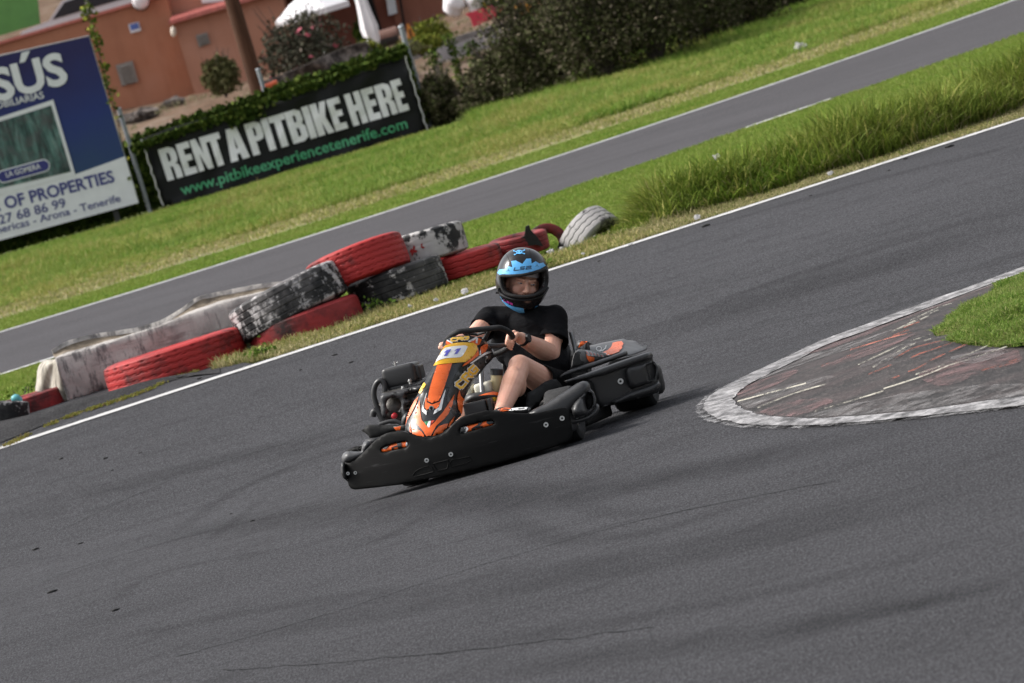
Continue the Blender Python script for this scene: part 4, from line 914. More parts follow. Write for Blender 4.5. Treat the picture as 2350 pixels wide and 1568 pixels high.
# ---- wheels
def kwheel(x, y, r, w, z0):
    e = empty('wheel'); e.parent = kart; b = MB(); prof = [(r * .50, .40), (r * .62, .5), (r * .86, .52), (r * .97, .46), (r, .36), (r, 0), (r, -.36), (r * .97, -.46), (r * .86, -.52), (r * .62, -.5), (r * .50, -.40)]
    n = 40; V = []; Fc = []; m = len(prof)
    for i in range(n):
        a = 2 * math.pi * i / n
        for rr, ww in prof: V.append((x + ww * w, y + rr * math.cos(a), r + z0 + rr * math.sin(a)))
    for i in range(n):
        for j in range(m - 1): Fc.append((i * m + j, i * m + j + 1, ((i + 1) % n) * m + j + 1, ((i + 1) % n) * m + j))
    b.add(V, Fc); b.build('tyre', mRUB, e, True)
    b = MB(); b.cyl((x - w * .38, y, r + z0), (x + w * .38, y, r + z0), r * .52, seg=28); b.cur = 1; b.cyl((x - w * .42, y, r + z0), (x + w * .42, y, r + z0), r * .2, seg=16); b.build('rim', [mSTEEL, mDARK], e, True)
for x, y, r, w in ((-.43, .44, .12, .12), (.36, .36, .13, .13), (-.50, 1.40, .13, .19), (.50, 1.40, .13, .19)):
    q = KMAT @ Vector((x, y, 0)); kwheel(x, y, r, w, gz(q.y) - q.z + .002)
b = MB(); b.box((.02, 1.66, .16), (1.16, .10, .16), bev=.045); b.build('rear_bumper', mBLK, kart, True)
# ================================================================ DRIVER
SEAT = Vector((.115, 1.05, .12))
PMAT = KMAT @ Matrix.Translation(SEAT)
person = tag(empty('person', mat=PMAT), 'person in black t-shirt and black and blue full face helmet steering with both hands', 'person')
def skin_mat():
    s = NT('skin', .5, .35); co = s.coord(); f = s.noise(co, 9, 4, .6); g = s.noise(co, 60, 3)
    c = s.ramp(f, [(.3, (.55, .285, .20)), (.55, (.65, .365, .27)), (.75, (.62, .30, .225))])
    s.base(s.mix(s.ramp(g, [(.55, 0), (.75, .25)]), c, (.44, .18, .12))); s.b.inputs['Subsurface Weight'].default_value = .12
    s.b.inputs['Subsurface Radius'].default_value = (.02, .008, .004); s.b.inputs['Subsurface Scale'].default_value = .3
    s.bump(g, .12, .002); return s.m
mSKIN = skin_mat()
def cloth(name, col):
    s = NT(name, .9, .15); co = s.coord(); f = s.noise(co, 7, 4); s.base(s.ramp(f, [(.3, tuple(x * .75 for x in col)), (.7, tuple(x * 1.3 for x in col))]))
    s.bump(s.noise(s.coord((1, 1, 2.2)), 9, 3, .5, 1.2), .45, .02); s.b.inputs['Specular IOR Level'].default_value = .08; return s.m
mTEE = cloth('black cotton', (.0075, .0075, .0085)); mSHORT = cloth('black shorts cloth', (.004, .004, .0045))

def blob(name, prims, voxel, mat, parent, smooth=6, cut=None, post=None):
    """one continuous surface grown round a skeleton: tapered capsules and ellipsoids merged by a voxel remesh"""
    b = MB()
    for p in prims:
        if p[0] == 'c':
            _, a, c, r0, r1 = p; a = Vector(a); c = Vector(c); b.tube([a, a.lerp(c, .5), c], [r0, (r0 + r1) / 2, r1], 18); b.ell(a, r0, u=18, v=12); b.ell(c, r1, u=18, v=12)
        else: b.ell(p[1], p[2], p[3] if len(p) > 3 else None, 24, 16)
    me = bpy.data.meshes.new('tmp'); me.from_pydata([tuple(v) for v in b.v], [], b.f)
    bm = bmesh.new(); bm.from_mesh(me); bmesh.ops.recalc_face_normals(bm, faces=bm.faces); bm.to_mesh(me); bm.free()
    o = bpy.data.objects.new('tmp', me); COL.objects.link(o)
    m = o.modifiers.new('r', 'REMESH'); m.mode = 'VOXEL'; m.voxel_size = voxel; m.use_smooth_shade = True
    if smooth: m = o.modifiers.new('s', 'SMOOTH'); m.iterations = smooth; m.factor = .5
    bpy.context.view_layer.update()
    out = bpy.data.meshes.new_from_object(o.evaluated_get(bpy.context.evaluated_depsgraph_get())); bpy.data.objects.remove(o); bpy.data.meshes.remove(me)
    out.name = name
    for v in out.vertices: v.co = v.co - SEAT
    if post: post(out)
    if cut:
        bm = bmesh.new(); bm.from_mesh(out); bmesh.ops.delete(bm, geom=[f for f in bm.faces if cut(f.calc_center_median() + SEAT)], context='FACES'); bm.to_mesh(out); bm.free()
    return link(name, out, mat, parent, True)

# joints, read off the photograph at a depth in the kart
SL = KP(zb(1618, 985), 1.27); SR = KP(zb(800, 985), 1.20); NB = KP(zb(1190, 900), 1.27)
EL = KP(zd(625, 360), 1.12); WLj = KP(zd(262, 172), .86); HL = KP(zd(150, 130), .77)
ER = KP(zb(610, 1215), .98); WRj = KP(zb(330, 1310), .78); HR = KP(zb(225, 1310), .72)
KL = KP(zd(248, 520), .66); AN = KP(zc(1905, 1080), .30); HIPL = Vector((.235, 1.10, .185)); HIPR = Vector((-.0, 1.12, .185)); KR = Vector((-.17, .72, .30)); AR = Vector((-.17, .32, .12))
PEL = Vector((.115, 1.16, .18)); CH = (SL + SR) / 2 + Vector((0, .02, -.09)); WA = PEL.lerp(CH, .5) + Vector((.02, -.02, 0))
HC = KP(zb(1222, 560), 1.22)                                   # head centre
hd_f = (KC - HC).normalized()                                   # towards the camera
h_r = Vector((KINV.to_3x3() @ _rx)).normalized(); h_u = Vector((KINV.to_3x3() @ _uy)).normalized()
tl = R(-7); h_r, h_u = h_r * math.cos(tl) - h_u * math.sin(tl) * -1, h_u * math.cos(tl) - h_r * math.sin(tl)
h_r = (h_r - hd_f * h_r.dot(hd_f)).normalized(); h_u = hd_f.cross(h_r).normalized()
HROT = Matrix((h_r, -hd_f, h_u)).transposed()                   # head frame: x to image right, y away, z up
yaw = Matrix.Rotation(R(14), 3, 'Z'); FROT = HROT @ yaw         # the face is turned to the driver's left
def hp(x, y, z): return HC + FROT @ Vector((x, y, z))
FACE = []
def head():
    FACE.extend([('s', hp(0, .012, .015), (.073, .092, .102), FROT), ('s', hp(0, -.032, -.060), (.050, .050, .05), FROT), ('s', hp(-.034, -.052, -.026), (.028, .024, .030), FROT), ('s', hp(.034, -.052, -.026), (.028, .024, .030), FROT)])
    FACE.extend([('c', hp(0, -.080, .012), hp(0, -.104, -.030), .008, .0125), ('s', hp(-.0115, -.094, -.034), (.009, .012, .008), FROT), ('s', hp(.0115, -.094, -.034), (.009, .012, .008), FROT)])
    for sx in (-1, 1): FACE.append(('c', hp(sx * .012, -.080, .022), hp(sx * .044, -.066, .026), .010, .009))
    FACE.append(('s', hp(0, -.079, -.062), (.024, .012, .007), FROT)); FACE.append(('s', hp(0, -.076, -.072), (.020, .012, .007), FROT))
    FACE.append(('s', hp(0, -.062, -.095), (.024, .022, .02), FROT))
    for sx in (-1, 1): FACE.append(('s', hp(sx * .076, .01, 0), (.008, .02, .03), FROT))
head()
body = list(FACE)
body += [('c', NB + Vector((0, .0, -.02)), HC + Vector((0, .03, -.03)), .062, .056)]
body += [('c', SL, EL, .050, .050), ('s', SL.lerp(EL, .55), (.056, .056, .060)), ('c', EL, EL.lerp(WLj, .35), .048, .047), ('c', EL.lerp(WLj, .35), WLj, .047, .030)]
body += [('c', SR, ER, .044, .045), ('c', ER, ER.lerp(WRj, .35), .043, .042), ('c', ER.lerp(WRj, .35), WRj, .042, .028)]
body += [('c', HIPL, KL, .082, .056), ('s', KL + Vector((0, .0, .0)), (.054, .054, .056)), ('c', KL, KL.lerp(AN, .35), .050, .056), ('c', KL.lerp(AN, .35), AN, .056, .036), ('s', KL.lerp(AN, .36) + Vector((.008, .022, 0)), (.048, .05, .075))]
body += [('c', HIPR, KR, .082, .056), ('c', KR, KR.lerp(AR, .35), .050, .054), ('c', KR.lerp(AR, .35), AR, .054, .036)]
body += [('s', PEL, (.16, .11, .10)), ('c', PEL, WA, .115, .12), ('c', WA, CH, .115, .110), ('c', SL + Vector((-.04, .03, -.02)), SR + Vector((.05, .04, -.025)), .042, .040)]
# ---- hands: palm, four bent fingers closed round the rim, thumb
def hand(W, rimpt, rimtan, toward, side):
    """W wrist; rimpt centre of the grip on the rim; rimtan along the rim from little finger to index; toward = from the rim to the knuckles"""
    T = rimtan.normalized(); out = []; A = toward.normalized(); A = (A - T * A.dot(T)).normalized(); B = T.cross(A) * side; r = .0135
    kn = []
    for i, (off, ln) in enumerate(((-.031, .86), (-.0105, .97), (.0105, 1.0), (.031, .94))):
        c = rimpt + T * off
        k0 = c + A * (.036 - .004 * abs(i - 2)) + B * .006; k1 = c + A * .016 + B * (.0285 * ln); k2 = c - A * .014 + B * (.026 * ln); k3 = c - A * (.024) - B * .004 * ln
        out += [('c', k0, k1, .0108, .0098), ('c', k1, k2, .0098, .0088), ('c', k2, k3, .0088, .0078)]; kn.append(k0)
        out.append(('s', k0 + A * .001, (.0115, .0115, .0115))); out.append(('c', k0, W.lerp(k0, .35), .0115, .018))
    mid = sum(kn, Vector()) / 4
    out += [('c', W, mid.lerp(W, .5), .026, .026), ('c', W.lerp(kn[0], .55), W.lerp(kn[3], .55), .018, .018)]
    t0 = W.lerp(kn[3], .45) - B * .010; t1 = rimpt + T * .046 + A * .018 - B * .010; t2 = rimpt + T * .044 - A * .010 - B * .004
    out += [('c', t0, t1, .0165, .0115), ('c', t1, t2, .0112, .0090)]
    return out
def near_rim(p):
    best = min(range(360), key=lambda i: (wheel_pt(R(i)) - p).length); a = R(best)
    return wheel_pt(a), (wheel_pt(a + .05) - wheel_pt(a - .05))
rp1, rt1 = near_rim(KP(zb(985, 1210), .76)); rp2, rt2 = near_rim(KP(zb(240, 1270), .74))
hand_l = hand(WLj, rp1, rt1, (WLj - rp1).normalized() * .7 + Vector((0, 0, .5)), 1)
hand_r = hand(WRj, rp2, -rt2, (WRj - rp2).normalized() * .5 + (rp2 - wc).normalized() * .5 + Vector((0, 0, .1)), -1)
body += hand_l + hand_r
skin = blob('body', body, .0034, mSKIN, person, 5)
# ---- face details
mEYE = M('eye white', (.38, .33, .31), .25, .05); mIRIS = M('grey blue iris', (.05, .07, .09), .2, .1); mBROW = M('brown brow', (.20, .105, .065), .9, .3, 80)
for sx in (-1, 1):
    c = hp(sx * .032, -.0745, .006); b = MB(); b.ell(c - SEAT, (.0125, .008, .0045), FROT, 16, 10); o = b.build('eye', mEYE, person, True)
    ci = hp(sx * .032 + .0045, -.0812, .006); b = MB(); b.ell(ci - SEAT, (.0052, .0022, .0044), FROT, 14, 8); b.build('iris', mIRIS, o, True)
    b = MB(); b.tube([hp(sx * .017, -.0815, .0105) - SEAT, hp(sx * .032, -.083, .0125) - SEAT, hp(sx * .048, -.074, .0090) - SEAT], [.0026, .0040, .0026], 8); b.build('eyelid', mSKIN, o, True)
    b = MB(); b.tube([hp(sx * .013, -.0895, .0265) - SEAT, hp(sx * .030, -.086, .0325) - SEAT, hp(sx * .050, -.071, .0285) - SEAT], [.0026, .0034, .0016], 8); b.build('eyebrow', mBROW, person, True)
b = MB(); b.tube([hp(-.022, -.080, -.067) - SEAT, hp(0, -.0915, -.0655) - SEAT, hp(.022, -.080, -.067) - SEAT], .0022, 6); b.build('mouth', M('lip line', (.28, .08, .07), .5, .1), person, True)
b = MB(); b.ell(hp(0, .012, .052) - SEAT, (.0795, .0985, .078), FROT, 30, 20)
hoodo = b.build('head_cover', M('grey cotton hood', (.48, .47, .48), .95, .12, 40, .4, 90), person, True)
hb_ = bmesh.new(); hb_.from_mesh(hoodo.data)
bmesh.ops.delete(hb_, geom=[f for f in hb_.faces if (FROT.inverted() @ (f.calc_center_median() + SEAT - HC)).z < .038 + .10 * max(0, abs((FROT.inverted() @ (f.calc_center_median() + SEAT - HC)).x) - .03) * -1], context='FACES'); hb_.to_mesh(hoodo.data); hb_.free()

# ---- t-shirt and shorts
slL = SL.lerp(EL, .42); slR = SR.lerp(ER, .36)
tee = [('s', PEL + Vector((0, -.01, .03)), (.175, .13, .13)), ('c', PEL + Vector((0, 0, .05)), WA, .140, .150), ('c', WA, CH, .148, .142), ('s', CH + Vector((0, -.015, -.02)), (.180, .125, .13)), ('s', SR + Vector((.05, .01, -.05)), (.075, .075, .08)),
       ('c', SL + Vector((-.02, .01, -.005)), SR + Vector((.02, .02, -.005)), .064, .060), ('c', NB + Vector((.02, .02, -.03)), SL, .058, .064), ('c', NB + Vector((-.02, .02, -.03)), SR, .058, .058),
       ('c', SL, slL, .068, .070), ('c', SR, slR, .060, .060)]
dL = (EL - SL).normalized(); dR = (ER - SR).normalized()
def tee_post(me):
    N = np.empty(len(me.vertices) * 3); me.vertices.foreach_get('normal', N); N = N.reshape(-1, 3)
    for v in me.vertices:
        p = v.co + SEAT
        n = mnoise.noise(Vector((p.x * 9, p.y * 9, p.z * 16))) + .9 * mnoise.noise(Vector((p.x * 14 + p.z * 22, p.y * 14, p.z * 6)))
        v.co += Vector(N[v.index]) * (.0085 * n)
tshirt = blob('t_shirt', tee, .006, mTEE, person, 6, post=tee_post)
def flare(name, A, B_, t0, t1, r0, r1, mat, parent):
    """open sleeve or leg of cloth hanging round the limb"""
    d_ = (B_ - A); ax = d_.normalized(); u = ax.orthogonal().normalized(); w_ = ax.cross(u); V = []; Fc = []; n = 40; m_ = 12; dn = Vector((0, 0, -1)); dn = dn - ax * dn.dot(ax)
    for i in range(m_ + 1):
        t = t0 + (t1 - t0) * i / m_; k = i / m_
        for j in range(n):
            a = 2 * math.pi * j / n; dr = u * math.cos(a) + w_ * math.sin(a); r = r0 + (r1 - r0) * k + .005 * k * math.sin(a * 3 + 1) + .004 * mnoise.noise(Vector((a * 1.5, t * 14, 2)))
            V.append(A + d_ * t + dr * r + dn * (.018 * k) - SEAT)
    for i in range(m_):
        for j in range(n): Fc.append((i * n + j, i * n + (j + 1) % n, (i + 1) * n + (j + 1) % n, (i + 1) * n + j))
    o = mesh(name, V, Fc, mat, parent, True); q = o.modifiers.new('s', 'SOLIDIFY'); q.thickness = .004; q.offset = -1; return o
flare('sleeve', SL, EL, .10, .66, .068, .080, mTEE, tshirt); flare('sleeve', SR, ER, .10, .50, .056, .064, mTEE, tshirt)
b = MB(); nn = (HC - NB).normalized(); a1 = nn.orthogonal().normalized(); a2 = nn.cross(a1)
kl = HIPL.lerp(KL, .40); kr = HIPR.lerp(KR, .40)
shorts = [('c', HIPL, kl, .096, .080), ('c', HIPR, kr, .096, .080), ('s', PEL + Vector((0, -.02, 0)), (.18, .13, .11)), ('c', HIPL, HIPR, .09, .09)]
d1 = (KL - HIPL).normalized(); d2 = (KR - HIPR).normalized()
shorts_o = blob('shorts', shorts, .006, mSHORT, person, 6, post=tee_post)
flare('leg', HIPL, KL, .25, .66, .098, .088, mSHORT, shorts_o); flare('leg', HIPR, KR, .25, .66, .098, .088, mSHORT, shorts_o)
for A, K_ in ((AN, KL), (AR, KR)):
    b = MB(); f = Vector((0, -1, .12)).normalized(); b.ell(A - SEAT + Vector((0, -.05, -.02)), (.042, .12, .040)); b.tube([A - SEAT - Vector((0, 0, .015)), A - SEAT - Vector((0, 0, .04))], .044, 16); b.build('shoe', M('black shoe', (.012, .012, .012), .6, .3), person, True)
# ---- wrist watch
wd = (EL - WLj).normalized(); wcen = WLj + wd * .012; b = MB()
ax1 = (Vector((0, -1, .15)) - wd * Vector((0, -1, .15)).dot(wd)).normalized(); ax2 = wd.cross(ax1)
V = []; Fc = []
for i in range(28):
    a = 2 * math.pi * i / 28; r_ = ax1 * math.cos(a) * .0325 + ax2 * math.sin(a) * .0325
    for k, (w_, e_) in enumerate(((-.011, 1), (.011, 1), (.011, .9), (-.011, .9))): V.append(wcen + r_ * e_ + wd * w_ - SEAT)
for i in range(28):
    for k in range(4): Fc.append((i * 4 + k, i * 4 + (k + 1) % 4, ((i + 1) % 28) * 4 + (k + 1) % 4, ((i + 1) % 28) * 4 + k))
b.add(V, Fc); wt = b.build('watch', M('black watch strap', (.008, .008, .009), .5, .2), person, True)
b = MB(); q = (ax1 * .55 + ax2 * .45 * (1 if (ax2.z > 0) else -1)).normalized(); cc = wcen - SEAT + q * .029
b.cyl(cc, cc + q * .011, .0215, .0215, 26); b.cyl(cc + q * .011, cc + q * .0135, .0195, .0180, 26); b.build('watch_case', M('black watch case', (.010, .010, .012), .18, .2), wt, True)

# ---- helmet: egg shaped shell with an eye port cut through it
def helmet():
    V = []; Fc = []; nu, nv = 200, 140
    HX = KP(zb(1218, 505), 1.22)
    for j in range(nv + 1):
        ph = math.pi * j / nv
        for i in range(nu):
            th = 2 * math.pi * i / nu; x = math.sin(ph) * math.cos(th); y = math.sin(ph) * math.sin(th); z = math.cos(ph)
            r = (abs(x) ** 2.25 + abs(y) ** 2.25 + abs(z) ** 2.25) ** (-1 / 2.25); x, y, z = x * r, y * r, z * r
            w = 1.0 if z > -.1 else 1 - .27 * ((-z - .1) / .9) ** 2.2
            fr = 1.0 if y > 0 else 1.0 + .06 * max(0, -z)
            p = HX + HROT @ Vector((x * .129 * w + .011 * max(0, -z - .1), y * .155 * fr * (1 if z > -.2 else 1 - .12 * (-z - .2)), z * .159))
            V.append(p - SEAT)
    for j in range(nv):
        for i in range(nu): Fc.append((j * nu + i, j * nu + (i + 1) % nu, (j + 1) * nu + (i + 1) % nu, (j + 1) * nu + i))
    return V, Fc, HX
HV, HF, HX = helmet()
port = [(955, 452), (1060, 452), (1200, 444), (1330, 420), (1430, 392), (1500, 372), (1520, 430), (1528, 520), (1510, 588), (1470, 640), (1400, 682), (1310, 706), (1210, 712), (1110, 700), (1030, 672), (985, 630), (960, 560), (950, 500)]
ppt = Z(zb, port)
mHEL = plastic('glossy black helmet paint', (.014, .014, .015), .12, .1, .1)
mCYAN = M('light blue helmet paint', (.11, .42, .80), .25, .06, 20); mLINING = M('dark red lining', (.10, .035, .036), .9, .3, 40); mPINK = M('magenta lettering', (.45, .05, .30), .4, .1)
KPinv = None
def toP(q):   # kart point -> photo pixel
    w = KMAT @ q - C0; d = w.y * cp - w.z * sp; u = w.x / d * FPX; v = -(w.y * sp + w.z * cp) / d * FPX
    return (1175 + cr * u + sr * v, 784 - sr * u + cr * v)
def hfaces():
    keep = []
    for f in HF:
        c = sum((HV[i] for i in f), Vector()) / 4 + SEAT
        if (c - HX).dot(hd_f) > 0:
            q = toP(c)
            if inpoly(q[0], q[1], ppt): continue
        if (HROT.inverted() @ (c - HX)).z < -.136: continue      # neck opening
        keep.append(f)
    return keep
full = bpy.data.meshes.new('hfull'); full.from_pydata([tuple(v + SEAT) for v in HV], [], HF); hfo = bpy.data.objects.new('hf', full)
hel = mesh('helmet', HV, hfaces(), [mHEL, mLINING], person, True)
bm = bmesh.new(); bm.from_mesh(hel.data); bmesh.ops.delete(bm, geom=[v for v in bm.verts if not v.link_faces], context='VERTS'); bmesh.ops.recalc_face_normals(bm, faces=bm.faces); bm.to_mesh(hel.data); bm.free()
m = hel.modifiers.new('s', 'SOLIDIFY'); m.thickness = .022; m.offset = -1; m.material_offset = 1; m.material_offset_rim = 0
sh = Sticker(hfo)
class SubSticker(Sticker):
    def build(s, name, parent):
        for nm, (mm, mb) in s.d.items(): mb.v = [v - SEAT for v in mb.v]
        return Sticker.build(s, name, parent)
sh.__class__ = SubSticker
gl = [sh.hit(p, .001) - SEAT for p in [(v.x, v.y) for v in spline(ppt, 4, True)]]
b = MB(); b.tube(gl, .0078, 10, closed=True); b.build('port_gasket', mRUB, hel, True)
b = MB(); low = [sh.hit(zb(x, y), .004) - SEAT for x, y in ((930, 600), (950, 660), (1010, 705), (1100, 735), (1210, 748), (1320, 742), (1420, 715), (1490, 672), (1535, 600))]; b.tube(spline(low, 4), .0055, 8); b.build('visor_edge', mHEL, hel, True)
sh.poly(mCYAN, Z(zb, [(912, 415), (940, 372), (1012, 366), (1045, 332), (1098, 345), (1084, 268), (1140, 262), (1222, 304), (1270, 240), (1328, 238), (1335, 300), (1385, 272), (1430, 298), (1480, 288), (1508, 325), (1440, 365), (1330, 400), (1200, 428), (1060, 440), (940, 436)]), .0022, 5)
sh.poly(mCYAN, Z(zb, [(945, 700), (990, 760), (1060, 810), (1130, 835), (1235, 852), (1252, 922), (1180, 908), (1100, 870), (1020, 815), (960, 745)]), .0022, 5)
sh.poly(mCYAN, Z(zb, [(1380, 826), (1440, 808), (1500, 750), (1535, 670), (1528, 720), (1490, 800), (1430, 868), (1370, 905)]), .0022, 5)
# dark lettering on the brow band and magenta lettering on the chin
def ls2(o, ex, ey, m, w, off):
    f = lambda x, y: zb(o[0] + ex[0] * x + ey[0] * y, o[1] + ex[1] * x + ey[1] * y)
    for pl in ([(.06, 0), (.0, 1), (.28, 1)], [(.62, .02), (.40, .02), (.38, .48), (.60, .5), (.58, .98), (.34, .98)], [(.72, .02), (.98, .02), (.97, .48), (.72, .52), (.70, .98), (1.0, .98)]):
        sh.stroke(m, [f(*q) for q in pl], w, off)
ls2((1118, 352), (214, -22), (-2, 34), mHEL, 1.7, .0042); ls2((990, 742), (112, 52), (2, 20), mPINK, 1.1, .003)
# skull with crossed bones emblem
for t in (0, 1): sh.stroke(mCYAN, Z(zb, [[(1120, 146), (1245, 176)], [(1128, 186), (1240, 138)]][t]), 1.6, .0024)
sh.poly(mCYAN, [zb(1182 + 38 * math.cos(t), 156 + 25 * math.sin(t)) for t in np.linspace(0, 2 * math.pi, 19)[:-1]], .002, 4)
for q in ((1118, 143), (1247, 133), (1126, 188), (1245, 178)): sh.poly(mCYAN, [zb(q[0] + 10 * math.cos(t), q[1] + 9 * math.sin(t)) for t in np.linspace(0, 2 * math.pi, 9)[:-1]], .002, 4)
for q in ((1165, 156), (1198, 152)): sh.poly(mHEL, [zb(q[0] + 7 * math.cos(t), q[1] + 6 * math.sin(t)) for t in np.linspace(0, 2 * math.pi, 9)[:-1]], .003, 4)
for q in ((1048, 384), (1400, 326)):
    for a in (0, 2.1, 4.2): sh.stroke(mHEL, [zb(q[0], q[1]), zb(q[0] + 24 * math.cos(a + .5), q[1] + 20 * math.sin(a + .5))], .7, .0042)
sh.stroke(mRUB, Z(zb, [(1010, 170), (1040, 215), (1062, 275), (1092, 335)]), .8, .002); sh.stroke(mRUB, Z(zb, [(1312, 120), (1322, 180), (1325, 240)]), .8, .002)
sh.build('paintwork', hel)
b = MB(); p0 = sh.hit(zb(945, 660), 0) - SEAT; b.cyl(p0, p0 - HROT @ Vector((.022, 0, .004)), .005); b.build('visor_catch', mRUB, hel, True)
b = MB(); c = KP(zb(1300, 820), 1.22 - .15); 
bpy.data.objects.remove(hfo); bpy.data.meshes.remove(full)
b = MB(); p1 = NB + hd_f * .055 - SEAT; b.tube([p1 + HROT @ Vector((-.008, -.01, .02)), p1 + HROT @ Vector((-.006, -.012, -.03)), p1 + HROT @ Vector((-.012, -.012, -.06))], .004, 8); b.build('chin_strap', mRUB, hel, True)
# ================================================================ TYRES, BARRIER AND LITTER BESIDE THE TRACK
def painted(name, under, paintc, lo, hi, sc, rough=.6, third=None):
    s = NT(name, rough, .35); oi = s.n('ObjectInfo'); tc = s.n('TexCoord'); ad = s.n('VectorMath', operation='ADD')
    ml = s.n('VectorMath', operation='SCALE'); ml.inputs[0].default_value = (13, 7, 5); s.l(oi.outputs['Random'], ml.inputs['Scale'])
    s.l(tc.outputs['Object'], ad.inputs[0]); s.l(ml.outputs[0], ad.inputs[1]); co = ad.outputs[0]
    f = s.noise(co, sc, 8, .7); g = s.noise(co, sc * .28, 4, .6); m = s.mix(.5, f, g)
    c = s.mix(s.ramp(m, [(lo, 0), (hi, 1)]), under, paintc)
    d = s.noise(co, 2.2, 5, .65); c = s.mix(s.ramp(d, [(.5, 0), (.72, .55)]), c, third or tuple(x * .35 for x in paintc))
    s.base(c); s.bump(s.mix(.4, s.noise(co, 70, 4, .7), m), .35, .006); return s.m
mT_RED = painted('worn red tyre paint', (.05, .012, .012), (.36, .022, .021), .36, .50, 9)
mT_RED2 = painted('dull red tyre paint', (.02, .008, .008), (.27, .022, .024), .40, .56, 7)
mT_WHT = painted('flaking white tyre paint', (.012, .012, .013), (.44, .42, .42), .50, .56, 16, .7, (.30, .28, .28))
mT_WHT2 = painted('peeling white tyre paint', (.014, .014, .015), (.44, .42, .41), .46, .50, 13, .7, (.26, .24, .24))
mT_BLK = painted('black tyre with traces of white paint', (.008, .008, .0085), (.40, .38, .37), .535, .575, 18, .65)
def tyre(Rr, w, style, nA=150):
    """lathe with a cut tread; axis along local z"""
    half = w / 2; side = [(.57, -.62), (.60, -.80), (.70, -.95), (.82, -1.0), (.91, -.96), (.965, -.88), (.99, -.80)]
    tr = np.linspace(-.78, .78, 61); prof = [(r * Rr, z * half) for r, z in side] + [(Rr * (1 - .012 * (t / .78) ** 4), t * half) for t in tr] + [(r * Rr, -z * half) for r, z in side[::-1]]
    n0, n1 = len(side), len(side) + len(tr); V = []; Fc = []; m = len(prof)
    for i in range(nA):
        a = 2 * math.pi * i / nA
        for j, (r, z) in enumerate(prof):
            if n0 <= j < n1:
                t = z / half
                if style == 'zig':
                    g = min(abs(t - (c + .055 * math.sin(a * 44))) for c in (-.5, -.17, .17, .5)); r -= .012 * math.exp(-(g / .022) ** 2)
                    if abs(t) > .68 and i % 6 == 0: r -= .012
                elif style == 'rib':
                    g = min(abs(t - c) for c in (-.52, -.18, .18, .52)); r -= .009 * math.exp(-(g / .022) ** 2)
                    if i % 3 == 0 and abs(abs(t) - .35) < .12: r -= .007
                elif style == 'lug':
                    g = min(abs(t - (c + .10 * (abs(((a * 22 / math.pi) % 2) - 1) - .5))) for c in (-.45, 0, .45)); r -= .010 * math.exp(-(g / .028) ** 2)
                else: r -= .004 * max(0, mnoise.noise(Vector((a * 9, t * 4, 1))))
            V.append((r * math.cos(a), r * math.sin(a), z))
    for i in range(nA):
        for j in range(m - 1): Fc.append((i * m + j, ((i + 1) % nA) * m + j, ((i + 1) % nA) * m + j + 1, i * m + j + 1))
    # inner liner closes the carcass to the bead
    return V, Fc
def place_tyre(p, Y, Rr, w, style, mats, ax, spin, label, group='painted tyres stacked beside the track', dz=0):
    """p: photo pixel of the centre; ax: axis in (right, away, up)"""
    V, Fc = tyre(Rr, w, style); o = mesh('tyre', V, Fc, mats, smooth=True)
    s_ = o.modifiers.new('s', 'SOLIDIFY'); s_.thickness = .018; s_.offset = -1
    c = atY(p, Y); c.z += dz; a = Vector(ax).normalized(); o.matrix_world = Matrix.Translation(c) @ (a.to_track_quat('Z', 'Y').to_matrix() @ Matrix.Rotation(spin, 3, 'Z')).to_4x4()
    return tag(o, label, 'tyre', group)
place_tyre((405, 836), 32.38, .52, .27, 'zig', mT_RED, (-.02, .05, 1), .3, 'large flat red tyre half sunk in front of the white barrier')
place_tyre((662, 694), 32.45, .43, .27, 'rib', mT_WHT, (-.20, .10, 1), 1.1, 'tilted black and white tyre with straight grooves leaning at the barrier end')
place_tyre((705, 755), 32.40, .42, .27, 'flat', mT_RED2, (-.05, .05, 1), 2.0, 'dark smooth red tyre lying under the tilted black and white tyre')
place_tyre((822, 608), 32.75, .37, .26, 'zig', mT_RED, (-.09, .13, 1), .2, 'bright red tyre with zigzag tread on top of the pile')
place_tyre((912, 655), 32.75, .36, .25, 'rib', mT_BLK, (-.06, .06, 1), 2.9, 'black tyre with a few white flakes under the bright red one')
place_tyre((972, 566), 33.2, .32, .23, 'flat', mT_WHT2, (.0, .07, 1), 5.1, 'mostly white tyre with peeling paint and red splashes on the pile')
place_tyre((1062, 606), 33.2, .30, .17, 'lug', mT_RED, (-.0, .02, 1), 4.0, 'flat red tyre half hidden in grass behind the helmet')
place_tyre((1192, 562), 33.5, .22, .15, 'lug', mT_RED2, (.05, -.02, 1), 1.7, 'torn red tyre with a ragged black flap sticking up')
place_tyre((1256, 562), 34.0, .16, .10, 'flat', mT_RED2, (.10, -.98, .15), 2.2, 'small red tyre standing upright behind the torn one')
place_tyre((1352, 556), 33.6, .27, .20, 'lug', mT_WHT2, (-.56, .52, .66), 2.0, 'small half buried white tyre leaning beside the tall grass')
place_tyre((72, 930), 32.9, .27, .16, 'flat', mT_RED2, (0, .03, 1), 2.0, 'faded red tyre low behind the left end of the barrier')
place_tyre((4, 946), 32.4, .20, .16, 'flat', mT_BLK, (.3, .1, 1), 2.0, 'grey worn tyre at the left edge of the picture')
